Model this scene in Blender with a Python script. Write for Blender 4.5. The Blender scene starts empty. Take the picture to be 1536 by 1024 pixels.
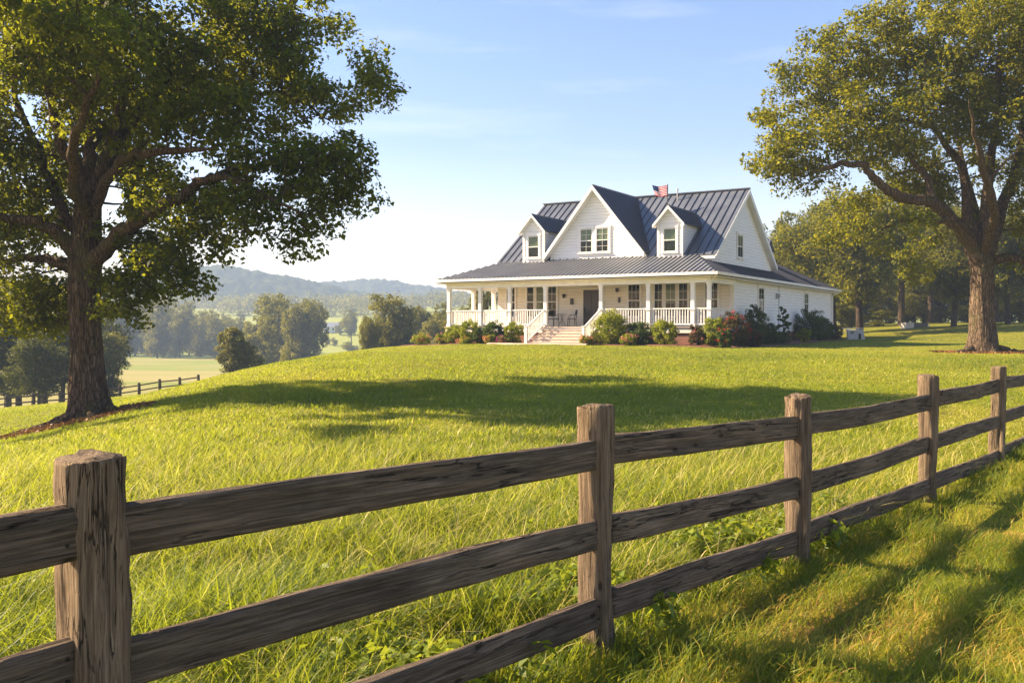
import bpy, math, random
import numpy as np
from mathutils import Vector, Matrix
R = math.radians
rs = np.random.RandomState(7)
random.seed(7)
sc = bpy.context.scene
col = sc.collection

# ------------------------------------------------------------------ camera
cam_d = bpy.data.cameras.new('camera'); cam = bpy.data.objects.new('camera', cam_d); col.objects.link(cam)
cam_d.sensor_width = 36; cam_d.lens = 36 * 1400 / 1536
cam_d.clip_start = .05; cam_d.clip_end = 6000
EYE = 1.75
cam.location = (0, 0, EYE); cam.rotation_euler = (R(90) - math.atan(23 / 1400), 0, 0)
sc.camera = cam

# ------------------------------------------------------------------ light
SUN_EL = 34.0
SUN_AZ = math.atan2(-.975, .22)          # direction towards the sun, measured from +Y towards +X
world = bpy.data.worlds.new('World'); sc.world = world; world.use_nodes = True
wt = world.node_tree; wt.nodes.clear()
wo = wt.nodes.new('ShaderNodeOutputWorld'); wb = wt.nodes.new('ShaderNodeBackground'); ws = wt.nodes.new('ShaderNodeTexSky')
ws.sky_type = 'NISHITA'; ws.sun_disc = False; ws.sun_elevation = R(SUN_EL); ws.sun_rotation = SUN_AZ
ws.altitude = 200; ws.air_density = 1.0; ws.dust_density = .8; ws.ozone_density = 2.0
wb.inputs[1].default_value = .058
# a little more colour overhead, a warmer band of air at the horizon and a few thin high wisps
w_hs = wt.nodes.new('ShaderNodeHueSaturation'); w_hs.inputs['Saturation'].default_value = 1.2; w_hs.inputs['Value'].default_value = 1; wt.links.new(ws.outputs[0], w_hs.inputs['Color'])
w_tc = wt.nodes.new('ShaderNodeTexCoord'); w_sx = wt.nodes.new('ShaderNodeSeparateXYZ'); wt.links.new(w_tc.outputs['Generated'], w_sx.inputs[0])
w_r = wt.nodes.new('ShaderNodeValToRGB'); wt.links.new(w_sx.outputs[2], w_r.inputs[0])
for _e, (_p, _c) in zip([w_r.color_ramp.elements[0], w_r.color_ramp.elements[1], w_r.color_ramp.elements.new(.2), w_r.color_ramp.elements.new(.3)], ((0, (2.9, 1.95, 1.38)), (.36, (.60, .64, 1.02)), (.09, (2.1, 1.52, 1.30)), (.19, (1.38, 1.12, 1.16)))): _e.position = _p; _e.color = (*_c, 1)
w_m = wt.nodes.new('ShaderNodeMix'); w_m.data_type = 'RGBA'; w_m.blend_type = 'MULTIPLY'; w_m.inputs[0].default_value = 1
wt.links.new(w_hs.outputs[0], w_m.inputs[6]); wt.links.new(w_r.outputs[0], w_m.inputs[7])
w_mp = wt.nodes.new('ShaderNodeMapping'); w_mp.inputs['Scale'].default_value = (3, 3, 26); wt.links.new(w_tc.outputs['Generated'], w_mp.inputs[0])
w_n = wt.nodes.new('ShaderNodeTexNoise'); w_n.inputs['Scale'].default_value = 1.1; w_n.inputs['Detail'].default_value = 7; w_n.inputs['Roughness'].default_value = .6; wt.links.new(w_mp.outputs[0], w_n.inputs[0])
w_c = wt.nodes.new('ShaderNodeValToRGB'); w_c.color_ramp.elements[0].position = .55; w_c.color_ramp.elements[1].position = .95; w_c.color_ramp.elements[1].color = (.26, .26, .26, 1); wt.links.new(w_n.outputs[0], w_c.inputs[0])
w_k = wt.nodes.new('ShaderNodeMix'); w_k.data_type = 'RGBA'; wt.links.new(w_c.outputs[0], w_k.inputs[0]); wt.links.new(w_m.outputs[2], w_k.inputs[6]); w_k.inputs[7].default_value = (9.5, 8.8, 8.2, 1)
wt.links.new(w_k.outputs[2], wb.inputs[0]); wt.links.new(wb.outputs[0], wo.inputs[0])
sun_d = bpy.data.lights.new('sun', 'SUN'); sun = bpy.data.objects.new('sun', sun_d); col.objects.link(sun)
sun_d.energy = 5.0; sun_d.angle = R(.5); sun_d.color = (1, .78, .50)
ce = math.cos(R(SUN_EL))
to_sun = Vector((math.sin(SUN_AZ) * ce, math.cos(SUN_AZ) * ce, math.sin(R(SUN_EL))))
sun.rotation_euler = to_sun.to_track_quat('Z', 'Y').to_euler(); sun.location = (-30, 10, 40)
sc.view_settings.view_transform = 'Standard'; sc.view_settings.look = 'None'
sc.view_settings.exposure = 1.97; sc.view_settings.gamma = 1
sc.cycles.max_bounces = 7; sc.cycles.diffuse_bounces = 3; sc.cycles.transmission_bounces = 4
sc.cycles.transparent_max_bounces = 8; sc.cycles.glossy_bounces = 3
sc.cycles.use_denoising = True

# ------------------------------------------------------------------ helpers
def tag(o, label=None, cat=None, group=None, kind=None):
    if label: o['label'] = label
    if cat: o['category'] = cat
    if group: o['group'] = group
    if kind: o['kind'] = kind
    return o
def empty(name, loc, rz=0):
    o = bpy.data.objects.new(name, None); col.objects.link(o); o.location = loc; o.rotation_euler = (0, 0, rz)
    o.empty_display_size = .3
    return o
def copy_tree(o, parent=None):
    c = o.copy(); col.objects.link(c)
    if parent is not None: c.parent = parent
    for ch in o.children: copy_tree(ch, c)
    return c
class MB:
    """collects pieces that become ONE mesh object"""
    def __init__(s): s.v = []; s.f = []; s.m = []
    def add(s, vs, fs, mi=0):
        k = len(s.v); s.v += [tuple(v) for v in vs]; s.f += [tuple(i + k for i in f) for f in fs]; s.m += [mi] * len(fs)
    def box(s, x0, x1, y0, y1, z0, z1, mi=0):
        v = [(x, y, z) for z in (z0, z1) for y in (y0, y1) for x in (x0, x1)]
        s.add(v, [(0, 2, 3, 1), (4, 5, 7, 6), (0, 1, 5, 4), (2, 6, 7, 3), (0, 4, 6, 2), (1, 3, 7, 5)], mi)
    def obox(s, c, ax, ay, az, mi=0):
        """box from centre and three half-axis vectors"""
        c, ax, ay, az = map(Vector, (c, ax, ay, az))
        v = [c + ax * i + ay * j + az * k for k in (-1, 1) for j in (-1, 1) for i in (-1, 1)]
        s.add(v, [(0, 2, 3, 1), (4, 5, 7, 6), (0, 1, 5, 4), (2, 6, 7, 3), (0, 4, 6, 2), (1, 3, 7, 5)], mi)
    def bar(s, a, b, w, h, mi=0):
        a, b = Vector(a), Vector(b); d = b - a; L = d.length; d.normalize()
        up = Vector((0, 0, 1)) if abs(d.z) < .95 else Vector((0, 1, 0))
        sd = d.cross(up).normalized(); u2 = sd.cross(d).normalized()
        s.obox((a + b) / 2, d * L / 2, sd * w / 2, u2 * h / 2, mi)
    def prism(s, pts, d, mi=0):
        """polygon pts extruded by vector d"""
        n = len(pts); d = Vector(d); a = [Vector(p) for p in pts]
        s.add(a + [p + d for p in a], [tuple(range(n))[::-1], tuple(range(n, 2 * n))] + [(i, (i + 1) % n, n + (i + 1) % n, n + i) for i in range(n)], mi)
    def tube(s, pts, rad, n=8, mi=0, cap=True):
        pts = [Vector(p) for p in pts]; k0 = len(s.v); prev = None
        for i, p in enumerate(pts):
            d = (pts[min(i + 1, len(pts) - 1)] - pts[max(i - 1, 0)]).normalized()
            if prev is None:
                a = d.cross(Vector((.3, 1, .12))).normalized()
            else: a = (prev - d * prev.dot(d)).normalized()
            prev = a; b = d.cross(a)
            r = rad[i] if hasattr(rad, '__len__') else rad
            for j in range(n):
                t = 2 * math.pi * j / n; s.v.append(tuple(p + (a * math.cos(t) + b * math.sin(t)) * r))
        for i in range(len(pts) - 1):
            for j in range(n):
                q = k0 + i * n; s.f.append((q + j, q + (j + 1) % n, q + n + (j + 1) % n, q + n + j)); s.m.append(mi)
        if cap:
            s.f.append(tuple(range(k0, k0 + n))[::-1]); s.m.append(mi)
            q = k0 + (len(pts) - 1) * n; s.f.append(tuple(range(q, q + n))); s.m.append(mi)
    def build(s, name, mats, parent=None, smooth=False, recalc=True, off=(0, 0, 0)):
        me = bpy.data.meshes.new(name)
        vs = s.v if off == (0, 0, 0) else [(a + off[0], b + off[1], c + off[2]) for a, b, c in s.v]
        me.from_pydata(vs, [], s.f)
        for m in (mats if isinstance(mats, (list, tuple)) else [mats]): me.materials.append(m)
        if any(s.m): me.polygons.foreach_set('material_index', s.m)
        if smooth: me.polygons.foreach_set('use_smooth', [True] * len(s.f))
        if recalc:
            import bmesh
            bm = bmesh.new(); bm.from_mesh(me); bmesh.ops.recalc_face_normals(bm, faces=bm.faces); bm.to_mesh(me); bm.free()
        me.update()
        o = bpy.data.objects.new(name, me); col.objects.link(o)
        if parent is not None: o.parent = parent
        return o
def mesh_np(name, V, F, mat, attrs=None, smooth=False):
    me = bpy.data.meshes.new(name); k = F.shape[1]
    me.vertices.add(len(V)); me.vertices.foreach_set('co', np.ascontiguousarray(V, dtype=np.float32).ravel())
    me.loops.add(F.size); me.loops.foreach_set('vertex_index', np.ascontiguousarray(F, dtype=np.int32).ravel())
    me.polygons.add(len(F)); me.polygons.foreach_set('loop_start', np.arange(0, F.size, k, dtype=np.int32))
    if smooth: me.polygons.foreach_set('use_smooth', np.ones(len(F), dtype=bool))
    for an, (dom, arr) in (attrs or {}).items():
        a = me.attributes.new(an, 'FLOAT', dom); a.data.foreach_set('value', np.ascontiguousarray(arr, dtype=np.float32))
    me.materials.append(mat); me.update(calc_edges=True)
    return me
def link(name, me, parent=None, loc=(0, 0, 0)):
    o = bpy.data.objects.new(name, me); col.objects.link(o); o.location = loc
    if parent is not None: o.parent = parent
    return o
def vnoise(x, y, s, seed=0):
    x = np.asarray(x, float) / s + 1000; y = np.asarray(y, float) / s + 1000
    xi = np.floor(x).astype(np.int64); yi = np.floor(y).astype(np.int64); fx = x - xi; fy = y - yi
    fx = fx * fx * (3 - 2 * fx); fy = fy * fy * (3 - 2 * fy)
    def h(a, b):
        n = (a * 374761393 + b * 668265263 + seed * 1442695041) & 0x7fffffff
        n = ((n ^ (n >> 13)) * 1274126177) & 0x7fffffff
        return ((n ^ (n >> 16)) & 0xffff) / 65535.0
    return (h(xi, yi) * (1 - fx) + h(xi + 1, yi) * fx) * (1 - fy) + (h(xi, yi + 1) * (1 - fx) + h(xi + 1, yi + 1) * fx) * fy
def sst(v, a, b):
    t = np.clip((np.asarray(v, float) - a) / (b - a), 0, 1); return t * t * (3 - 2 * t)
def ground_z(x, y):
    x = np.asarray(x, float); y = np.asarray(y, float)
    z = .75 * sst(y, 8, 42) - .03 * sst(y, 0, 3)
    q = np.clip(-x - .05 * (y - 22) - 5.5, 0, 8); z = z - .07 * q ** 1.5
    z = z + 1.35 * sst(x, 20, 44) * sst(y, 50, 76)
    s = (x + 14) * -.95 + (y - 42) * .31
    t = np.maximum(sst(s, -9, 66), sst(y, 120, 230))
    far = -9 + 15 * sst(y, 370, 520) + 12 * sst(y, 540, 760) + 2.5 * np.sin(x / 90 + .7) * sst(y, 400, 500)
    z = z * (1 - t) + far * t
    z = z + .025 * np.sin(x * .9 + .3) * np.sin(y * .7) * sst(y, 6, 14) + .06 * np.sin(x * .21 + 1) * np.sin(y * .17) * sst(y, 10, 30)
    return z
def gz(x, y): return float(ground_z(x, y))
def at(px, D): return ((px - 768) / 1400 * D, D)
def W(px, py, D): return Vector(((px - 768) / 1400 * D, D, EYE + (489 - py) / 1400 * D))

# ------------------------------------------------------------------ materials
def mat(name, color=(.5, .5, .5), rough=.7, metal=0, spec=.5):
    m = bpy.data.materials.new(name); m.use_nodes = True; nt = m.node_tree; b = nt.nodes['Principled BSDF']
    b.inputs['Base Color'].default_value = (*color, 1); b.inputs['Roughness'].default_value = rough
    b.inputs['Metallic'].default_value = metal; b.inputs['Specular IOR Level'].default_value = spec
    return m, nt, b
def N(nt, t, **k):
    n = nt.nodes.new(t)
    for a, v in k.items(): setattr(n, a, v)
    return n
def ramp(nt, stops):
    n = nt.nodes.new('ShaderNodeValToRGB'); el = n.color_ramp.elements
    while len(el) < len(stops): el.new(.5)
    for e, (p, c) in zip(el, stops): e.position = p; e.color = (*c, 1)
    return n
def noise(nt, vec, scale, detail=4, rough=.55, dist=0):
    n = nt.nodes.new('ShaderNodeTexNoise'); n.inputs['Scale'].default_value = scale; n.inputs['Detail'].default_value = detail
    n.inputs['Roughness'].default_value = rough; n.inputs['Distortion'].default_value = dist
    if vec is not None: nt.links.new(vec, n.inputs['Vector'])
    return n
def bump(nt, b, h, strength=.3, dist=.02, prev=None):
    n = nt.nodes.new('ShaderNodeBump'); n.inputs['Strength'].default_value = strength; n.inputs['Distance'].default_value = dist
    nt.links.new(h, n.inputs['Height'])
    if prev is not None: nt.links.new(prev.outputs[0], n.inputs['Normal'])
    nt.links.new(n.outputs[0], b.inputs['Normal']); return n
def mixc(nt, fac, a, b, mode='MIX'):
    n = nt.nodes.new('ShaderNodeMix'); n.data_type = 'RGBA'; n.blend_type = mode
    for i, v in ((0, fac), (6, a), (7, b)):
        if isinstance(v, (int, float)): n.inputs[i].default_value = v
        elif isinstance(v, tuple): n.inputs[i].default_value = (*v, 1)
        else: nt.links.new(v, n.inputs[i])
    return n.outputs[2]
def math_(nt, op, a, b=None, c=None):
    n = nt.nodes.new('ShaderNodeMath'); n.operation = op
    for i, v in enumerate((a, b, c)):
        if v is None: continue
        if isinstance(v, (int, float)): n.inputs[i].default_value = v
        else: nt.links.new(v, n.inputs[i])
    return n.outputs[0]
def mapping(nt, vec, scale=(1, 1, 1), loc=None):
    n = nt.nodes.new('ShaderNodeMapping'); n.inputs['Scale'].default_value = scale
    nt.links.new(vec, n.inputs['Vector'])
    if loc is not None: nt.links.new(loc, n.inputs['Location'])
    return n.outputs[0]
def coords(nt, kind='Object'): return nt.nodes.new('ShaderNodeTexCoord').outputs[kind]
def attr(nt, name):
    n = nt.nodes.new('ShaderNodeAttribute'); n.attribute_name = name; return n.outputs['Fac']

def foliage_mat(name, stops, trans=(.30, .36, .05), tw=.42, rough=.5, yellow=None, nscale=.45, spec=.12):
    """leaves: per-leaf tint picks a colour, position noise adds patches of yellower leaves; light passes through"""
    m, nt, b = mat(name, rough=rough, spec=spec)
    r = ramp(nt, stops); nt.links.new(attr(nt, 'tint'), r.inputs[0]); c = r.outputs[0]
    if yellow:
        n = noise(nt, coords(nt), nscale, 3); f = ramp(nt, [(.5, (0, 0, 0)), (.72, (1, 1, 1))]); nt.links.new(n.outputs[0], f.inputs[0])
        c = mixc(nt, math_(nt, 'MULTIPLY', f.outputs[0], .75), c, yellow)
    nt.links.new(c, b.inputs['Base Color'])
    t = N(nt, 'ShaderNodeBsdfTranslucent'); nt.links.new(mixc(nt, .6, c, trans), t.inputs[0])
    mx = N(nt, 'ShaderNodeMixShader'); mx.inputs[0].default_value = tw
    nt.links.new(b.outputs[0], mx.inputs[1]); nt.links.new(t.outputs[0], mx.inputs[2])
    nt.links.new(mx.outputs[0], nt.nodes['Material Output'].inputs[0])
    return m
M = {}
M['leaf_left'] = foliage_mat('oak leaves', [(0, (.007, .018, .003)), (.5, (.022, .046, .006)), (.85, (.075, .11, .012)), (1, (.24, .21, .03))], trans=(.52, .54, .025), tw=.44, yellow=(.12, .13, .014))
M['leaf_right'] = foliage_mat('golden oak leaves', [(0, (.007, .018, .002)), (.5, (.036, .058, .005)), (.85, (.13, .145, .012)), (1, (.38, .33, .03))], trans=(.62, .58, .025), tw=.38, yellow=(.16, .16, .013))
M['leaf_wood'] = foliage_mat('woodland leaves', [(0, (.006, .016, .002)), (.5, (.034, .054, .005)), (.85, (.12, .13, .012)), (1, (.36, .32, .03))], trans=(.60, .54, .025), tw=.36, yellow=(.15, .145, .012), nscale=.25)
M['leaf_far'] = foliage_mat('far leaves', [(0, (.022, .036, .006)), (.6, (.105, .115, .016)), (1, (.30, .27, .035))], trans=(.55, .50, .05), tw=.32, nscale=.3)
M['leaf_juniper'] = foliage_mat('juniper foliage', [(0, (.05, .062, .014)), (.6, (.13, .135, .025)), (1, (.26, .23, .04))], trans=(.42, .38, .06), tw=.3)
M['shrub_bright'] = foliage_mat('bright shrub leaves', [(0, (.06, .10, .010)), (.6, (.19, .23, .018)), (1, (.38, .36, .03))], trans=(.60, .62, .04), tw=.35)
M['shrub_dark'] = foliage_mat('dark shrub leaves', [(0, (.022, .045, .010)), (.6, (.055, .088, .016)), (1, (.13, .16, .03))], trans=(.25, .32, .05), tw=.28)
M['shrub_red'] = foliage_mat('burgundy shrub leaves', [(0, (.026, .040, .014)), (.5, (.060, .060, .020)), (1, (.15, .08, .04))], trans=(.3, .2, .06), tw=.28)
def petal(name, a, b): return foliage_mat(name, [(0, a), (1, b)], trans=b, tw=.3)
M['petal_red'] = petal('red blooms', (.35, .02, .02), (.6, .07, .05))
M['petal_pink'] = petal('pink blooms', (.5, .12, .15), (.7, .28, .28))
M['petal_coral'] = petal('coral blooms', (.5, .14, .07), (.7, .3, .16))
M['petal_magenta'] = petal('magenta blooms', (.45, .02, .22), (.6, .06, .35))
def grass_mat(name, stops, trans, tw=.45):
    m = foliage_mat(name, stops, trans=trans, tw=tw, rough=.5, spec=.30)
    return m
M['grass_long'] = grass_mat('long grass', [(0, (.045, .085, .008)), (.40, (.125, .175, .014)), (.75, (.26, .275, .026)), (.92, (.44, .36, .08)), (1, (.62, .50, .22))], (.56, .62, .035), .47)
M['grass_short'] = grass_mat('short grass', [(0, (.040, .080, .008)), (.40, (.105, .155, .013)), (.75, (.22, .24, .022)), (.92, (.42, .28, .05)), (1, (.50, .27, .09))], (.58, .60, .04), .46)
M['weed'] = grass_mat('weed leaves', [(0, (.06, .10, .008)), (.6, (.14, .19, .014)), (1, (.24, .28, .025))], (.52, .58, .04), .4)

def bark(name, c1, c2, c3, sc_=1.0, moss=True):
    m, nt, b = mat(name, rough=.92, spec=.15); co = coords(nt)
    n1 = noise(nt, mapping(nt, co, (16 * sc_, 16 * sc_, 1.8 * sc_)), 1.0, 7, .7, .6)
    r = ramp(nt, [(.30, c1), (.5, c2), (.7, c3)]); nt.links.new(n1.outputs[0], r.inputs[0]); c = r.outputs[0]
    v = N(nt, 'ShaderNodeTexVoronoi', feature='DISTANCE_TO_EDGE'); v.inputs['Scale'].default_value = 1
    w = noise(nt, co, 3, 3); vec = N(nt, 'ShaderNodeVectorMath', operation='ADD'); nt.links.new(mapping(nt, co, (21 * sc_, 21 * sc_, 3.0 * sc_)), vec.inputs[0]); nt.links.new(w.outputs['Color'], vec.inputs[1])
    nt.links.new(vec.outputs[0], v.inputs['Vector'])
    cr = ramp(nt, [(.0, (.25, .25, .25)), (.16, (1, 1, 1))]); nt.links.new(v.outputs[0], cr.inputs[0])
    c = mixc(nt, .85, c, cr.outputs[0], 'MULTIPLY')
    if moss:
        n3 = noise(nt, co, 1.4, 4); f = ramp(nt, [(.53, (0, 0, 0)), (.68, (1, 1, 1))]); nt.links.new(n3.outputs[0], f.inputs[0])
        c = mixc(nt, math_(nt, 'MULTIPLY', f.outputs[0], .55), c, (.10, .10, .035))
    nt.links.new(c, b.inputs['Base Color'])
    h = math_(nt, 'ADD', math_(nt, 'MULTIPLY', cr.outputs[0], .8), n1.outputs[0])
    bump(nt, b, h, 1.0, .05 / sc_)
    return m
M['bark_left'] = bark('oak bark', (.045, .030, .020), (.12, .080, .052), (.23, .165, .115))
M['bark_right'] = bark('brown oak bark', (.055, .038, .026), (.15, .105, .070), (.27, .20, .14))
M['bark_wood'] = bark('woodland bark', (.04, .028, .02), (.09, .065, .045), (.16, .12, .085), .6, False)

def wood_mat(name, along, base, dark, light, seedk=1.0):
    m, nt, b = mat(name, rough=.86, spec=.2); co = coords(nt)
    oi = N(nt, 'ShaderNodeObjectInfo'); off = N(nt, 'ShaderNodeVectorMath', operation='SCALE'); nt.links.new(oi.outputs['Random'], off.inputs['Scale']); off.inputs[0].default_value = (37 * seedk, 91, 53)
    def S(a, c):  # a = scale along the grain, c = across
        s = [c, c, c]; s[along] = a; return mapping(nt, co, tuple(s), off.outputs[0])
    wv = noise(nt, S(1.2, 5), 1, 3)
    def warp(v, k):
        add = N(nt, 'ShaderNodeVectorMath', operation='MULTIPLY_ADD'); nt.links.new(wv.outputs['Color'], add.inputs[0]); add.inputs[1].default_value = (k, k, k); nt.links.new(v, add.inputs[2]); return add.outputs[0]
    n1 = noise(nt, warp(S(2.4, 95), 1.1), 1, 9, .70)
    r = ramp(nt, [(.30, dark), (.5, base), (.70, light)]); nt.links.new(n1.outputs[0], r.inputs[0]); c = r.outputs[0]
    n2 = noise(nt, S(1.1, 5), 1, 4); r2 = ramp(nt, [(.3, (.62, .60, .58)), (.7, (1.25, 1.18, 1.1))]); nt.links.new(n2.outputs[0], r2.inputs[0])
    c = mixc(nt, 1, c, r2.outputs[0], 'MULTIPLY')
    # long drying cracks
    n3 = noise(nt, warp(S(.75, 15), 1.0), 1, 5, .6)
    d = math_(nt, 'ABSOLUTE', math_(nt, 'SUBTRACT', n3.outputs[0], .5))
    cr = ramp(nt, [(.0, (.12, .12, .12)), (.006, (.3, .3, .3)), (.013, (1, 1, 1))]); nt.links.new(d, cr.inputs[0])
    n4 = noise(nt, S(1.0, 3), 1, 2); gate = ramp(nt, [(.44, (1, 1, 1)), (.56, (0, 0, 0))]); nt.links.new(n4.outputs[0], gate.inputs[0])
    crk = math_(nt, 'MAXIMUM', cr.outputs[0], gate.outputs[0])
    # knots
    v = N(nt, 'ShaderNodeTexVoronoi'); v.inputs['Scale'].default_value = 1; nt.links.new(S(3.0, 7.5), v.inputs['Vector'])
    kn = ramp(nt, [(.05, (.12, .12, .12)), (.11, (1, 1, 1))]); nt.links.new(v.outputs['Distance'], kn.inputs[0])
    c = mixc(nt, .9, c, crk, 'MULTIPLY'); c = mixc(nt, .8, c, kn.outputs[0], 'MULTIPLY')
    nt.links.new(c, b.inputs['Base Color'])
    h = math_(nt, 'ADD', math_(nt, 'MULTIPLY', crk, 1.5), math_(nt, 'ADD', n1.outputs[0], kn.outputs[0]))
    n5 = noise(nt, S(18, 130), 1, 4, .7); h = math_(nt, 'ADD', h, math_(nt, 'MULTIPLY', n5.outputs[0], .8)); bump(nt, b, h, 1.0, .016)
    return m
M['rail_wood'] = wood_mat('weathered grey rail', 0, (.150, .116, .088), (.048, .036, .027), (.33, .265, .205))
M['post_wood'] = wood_mat('weathered brown post', 2, (.205, .155, .108), (.065, .047, .033), (.37, .29, .205))

# clapboard
def siding_mat(name, c0, pitch=.18, bow=1.0):
    m, nt, b = mat(name, c0, .55, spec=.3); co = coords(nt)
    sx = N(nt, 'ShaderNodeSeparateXYZ'); nt.links.new(co, sx.inputs[0])
    fr = math_(nt, 'FRACT', math_(nt, 'DIVIDE', sx.outputs[2], pitch))
    saw = math_(nt, 'SUBTRACT', 1.0, fr)
    ln = ramp(nt, [(.0, (.50, .50, .52)), (.09, (1, 1, 1)), (.93, (1, 1, 1)), (1.0, (.72, .72, .73))]); nt.links.new(fr, ln.inputs[0])
    n = noise(nt, mapping(nt, co, (.6, .6, 5)), 1.5, 4); r = ramp(nt, [(.3, tuple(x * .90 for x in c0)), (.65, c0)]); nt.links.new(n.outputs[0], r.inputs[0])
    nt.links.new(mixc(nt, 1, r.outputs[0], ln.outputs[0], 'MULTIPLY'), b.inputs['Base Color'])
    bump(nt, b, saw, .6, .03)
    return m
M['siding'] = siding_mat('white clapboard siding', (.84, .84, .835))
M['porch_siding'] = siding_mat('cream porch siding', (.85, .82, .75))
def painted(name, c0, rough=.5):
    m, nt, b = mat(name, c0, rough); n = noise(nt, coords(nt), 2.2, 5)
    r = ramp(nt, [(.3, tuple(x * .88 for x in c0)), (.6, c0)]); nt.links.new(n.outputs[0], r.inputs[0]); nt.links.new(r.outputs[0], b.inputs['Base Color'])
    return m
M['white'] = painted('white trim paint', (.82, .81, .79))
M['cream'] = painted('cream trim paint', (.80, .76, .68))
M['deck'] = painted('worn porch boards', (.55, .44, .36))
M['riser'] = painted('worn step risers', (.58, .47, .38))
M['stone'] = painted('pale stone', (.62, .58, .52), .8)
M['blind'] = painted('pale curtain', (.36, .38, .31), .9)
def roof_mat(name, c0, metal=.35, rough=.42):
    m, nt, b = mat(name, c0, rough, metal); co = coords(nt)
    n = noise(nt, co, .8, 5); r = ramp(nt, [(.3, tuple(x * .78 for x in c0)), (.7, tuple(x * 1.15 for x in c0))]); nt.links.new(n.outputs[0], r.inputs[0]); nt.links.new(r.outputs[0], b.inputs['Base Color'])
    n2 = noise(nt, co, 14, 2); rr = math_(nt, 'MULTIPLY_ADD', n.outputs[0], .3, rough - .12); nt.links.new(rr, b.inputs['Roughness']); bump(nt, b, n.outputs[0], .15, .03)
    return m
M['roof'] = roof_mat('slate blue metal roofing', (.118, .132, .165), .22, .40)
M['roof_rib'] = roof_mat('roofing seams', (.05, .055, .08))
M['roof_pale'] = roof_mat('roofing ribs painted sunlit', (.21, .215, .23), .15, .45)  # paler than the pans: sunlight caught by the ribs, put into their colour
M['brick'], nt, b = mat('red brick', rough=.85)
bk = N(nt, 'ShaderNodeTexBrick'); sx = N(nt, 'ShaderNodeSeparateXYZ'); cmb = N(nt, 'ShaderNodeCombineXYZ'); co = coords(nt)
nt.links.new(co, sx.inputs[0]); nt.links.new(math_(nt, 'ADD', sx.outputs[0], sx.outputs[1]), cmb.inputs[0]); nt.links.new(sx.outputs[2], cmb.inputs[1])
nt.links.new(cmb.outputs[0], bk.inputs['Vector']); bk.inputs['Color1'].default_value = (.26, .075, .045, 1); bk.inputs['Color2'].default_value = (.17, .05, .035, 1); bk.inputs['Mortar'].default_value = (.30, .24, .2, 1)
bk.inputs['Scale'].default_value = 1; bk.inputs['Brick Width'].default_value = .22; bk.inputs['Row Height'].default_value = .075; bk.inputs['Mortar Size'].default_value = .008
nt.links.new(bk.outputs[0], b.inputs['Base Color'])
def plain(name, c0, rough=.6, metal=0, k=.8, s=6):
    m, nt, b = mat(name, c0, rough, metal); n = noise(nt, coords(nt), s, 4); r = ramp(nt, [(.3, tuple(x * k for x in c0)), (.7, c0)]); nt.links.new(n.outputs[0], r.inputs[0]); nt.links.new(r.outputs[0], b.inputs['Base Color'])
    return m
M['door'] = plain('dark door paint', (.035, .027, .024), .4)
M['inside'] = plain('painted dark of unlit rooms', (.012, .013, .012), .9)  # colour of flat dark sheets standing in for unlit rooms
M['black'] = plain('black iron', (.015, .015, .016), .4, .5)
M['dark_metal'] = plain('weathered metal', (.10, .09, .08), .5, .5)
M['grey_box'] = plain('grey enclosure', (.42, .43, .45), .5)
M['terracotta'] = plain('terracotta', (.42, .16, .09), .8)
M['mulch'] = plain('bark mulch', (.19, .075, .04), .95, 0, .4, 14)
M['path'] = plain('pale path gravel', (.50, .38, .29), .95, 0, .75, 9)
M['flag_red'] = plain('flag red', (.62, .03, .05), .8); M['flag_white'] = plain('flag white', (.75, .74, .74), .8); M['flag_blue'] = plain('flag blue', (.02, .04, .13), .8)
M['fence_far'] = plain('dark old fence wood', (.06, .045, .035), .9)
g, nt, b = mat('window glass', (.02, .025, .02), .06, 0, .6)   # clear pane with sky reflections
nt.nodes.remove(b); tr = N(nt, 'ShaderNodeBsdfTransparent'); tr.inputs[0].default_value = (.80, .84, .78, 1); gl = N(nt, 'ShaderNodeBsdfGlossy'); gl.inputs['Roughness'].default_value = .04
lw_ = N(nt, 'ShaderNodeLayerWeight'); mx = N(nt, 'ShaderNodeMixShader')
nt.links.new(math_(nt, 'MULTIPLY_ADD', math_(nt, 'POWER', lw_.outputs['Facing'], 4.0), .5, .014), mx.inputs[0]); nt.links.new(tr.outputs[0], mx.inputs[1]); nt.links.new(gl.outputs[0], mx.inputs[2]); nt.links.new(mx.outputs[0], nt.nodes['Material Output'].inputs[0])
M['glass'] = g

for k_ in ('flag_red', 'flag_white', 'flag_blue'):
    nt = M[k_].node_tree; b = nt.nodes['Principled BSDF']; t_ = N(nt, 'ShaderNodeBsdfTranslucent'); t_.inputs[0].default_value = b.inputs['Base Color'].default_value
    nt.links.new(b.inputs['Base Color'].links[0].from_socket, t_.inputs[0]); m2 = N(nt, 'ShaderNodeMixShader'); m2.inputs[0].default_value = .5
    nt.links.new(b.outputs[0], m2.inputs[1]); nt.links.new(t_.outputs[0], m2.inputs[2]); nt.links.new(m2.outputs[0], nt.nodes['Material Output'].inputs[0])
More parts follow.
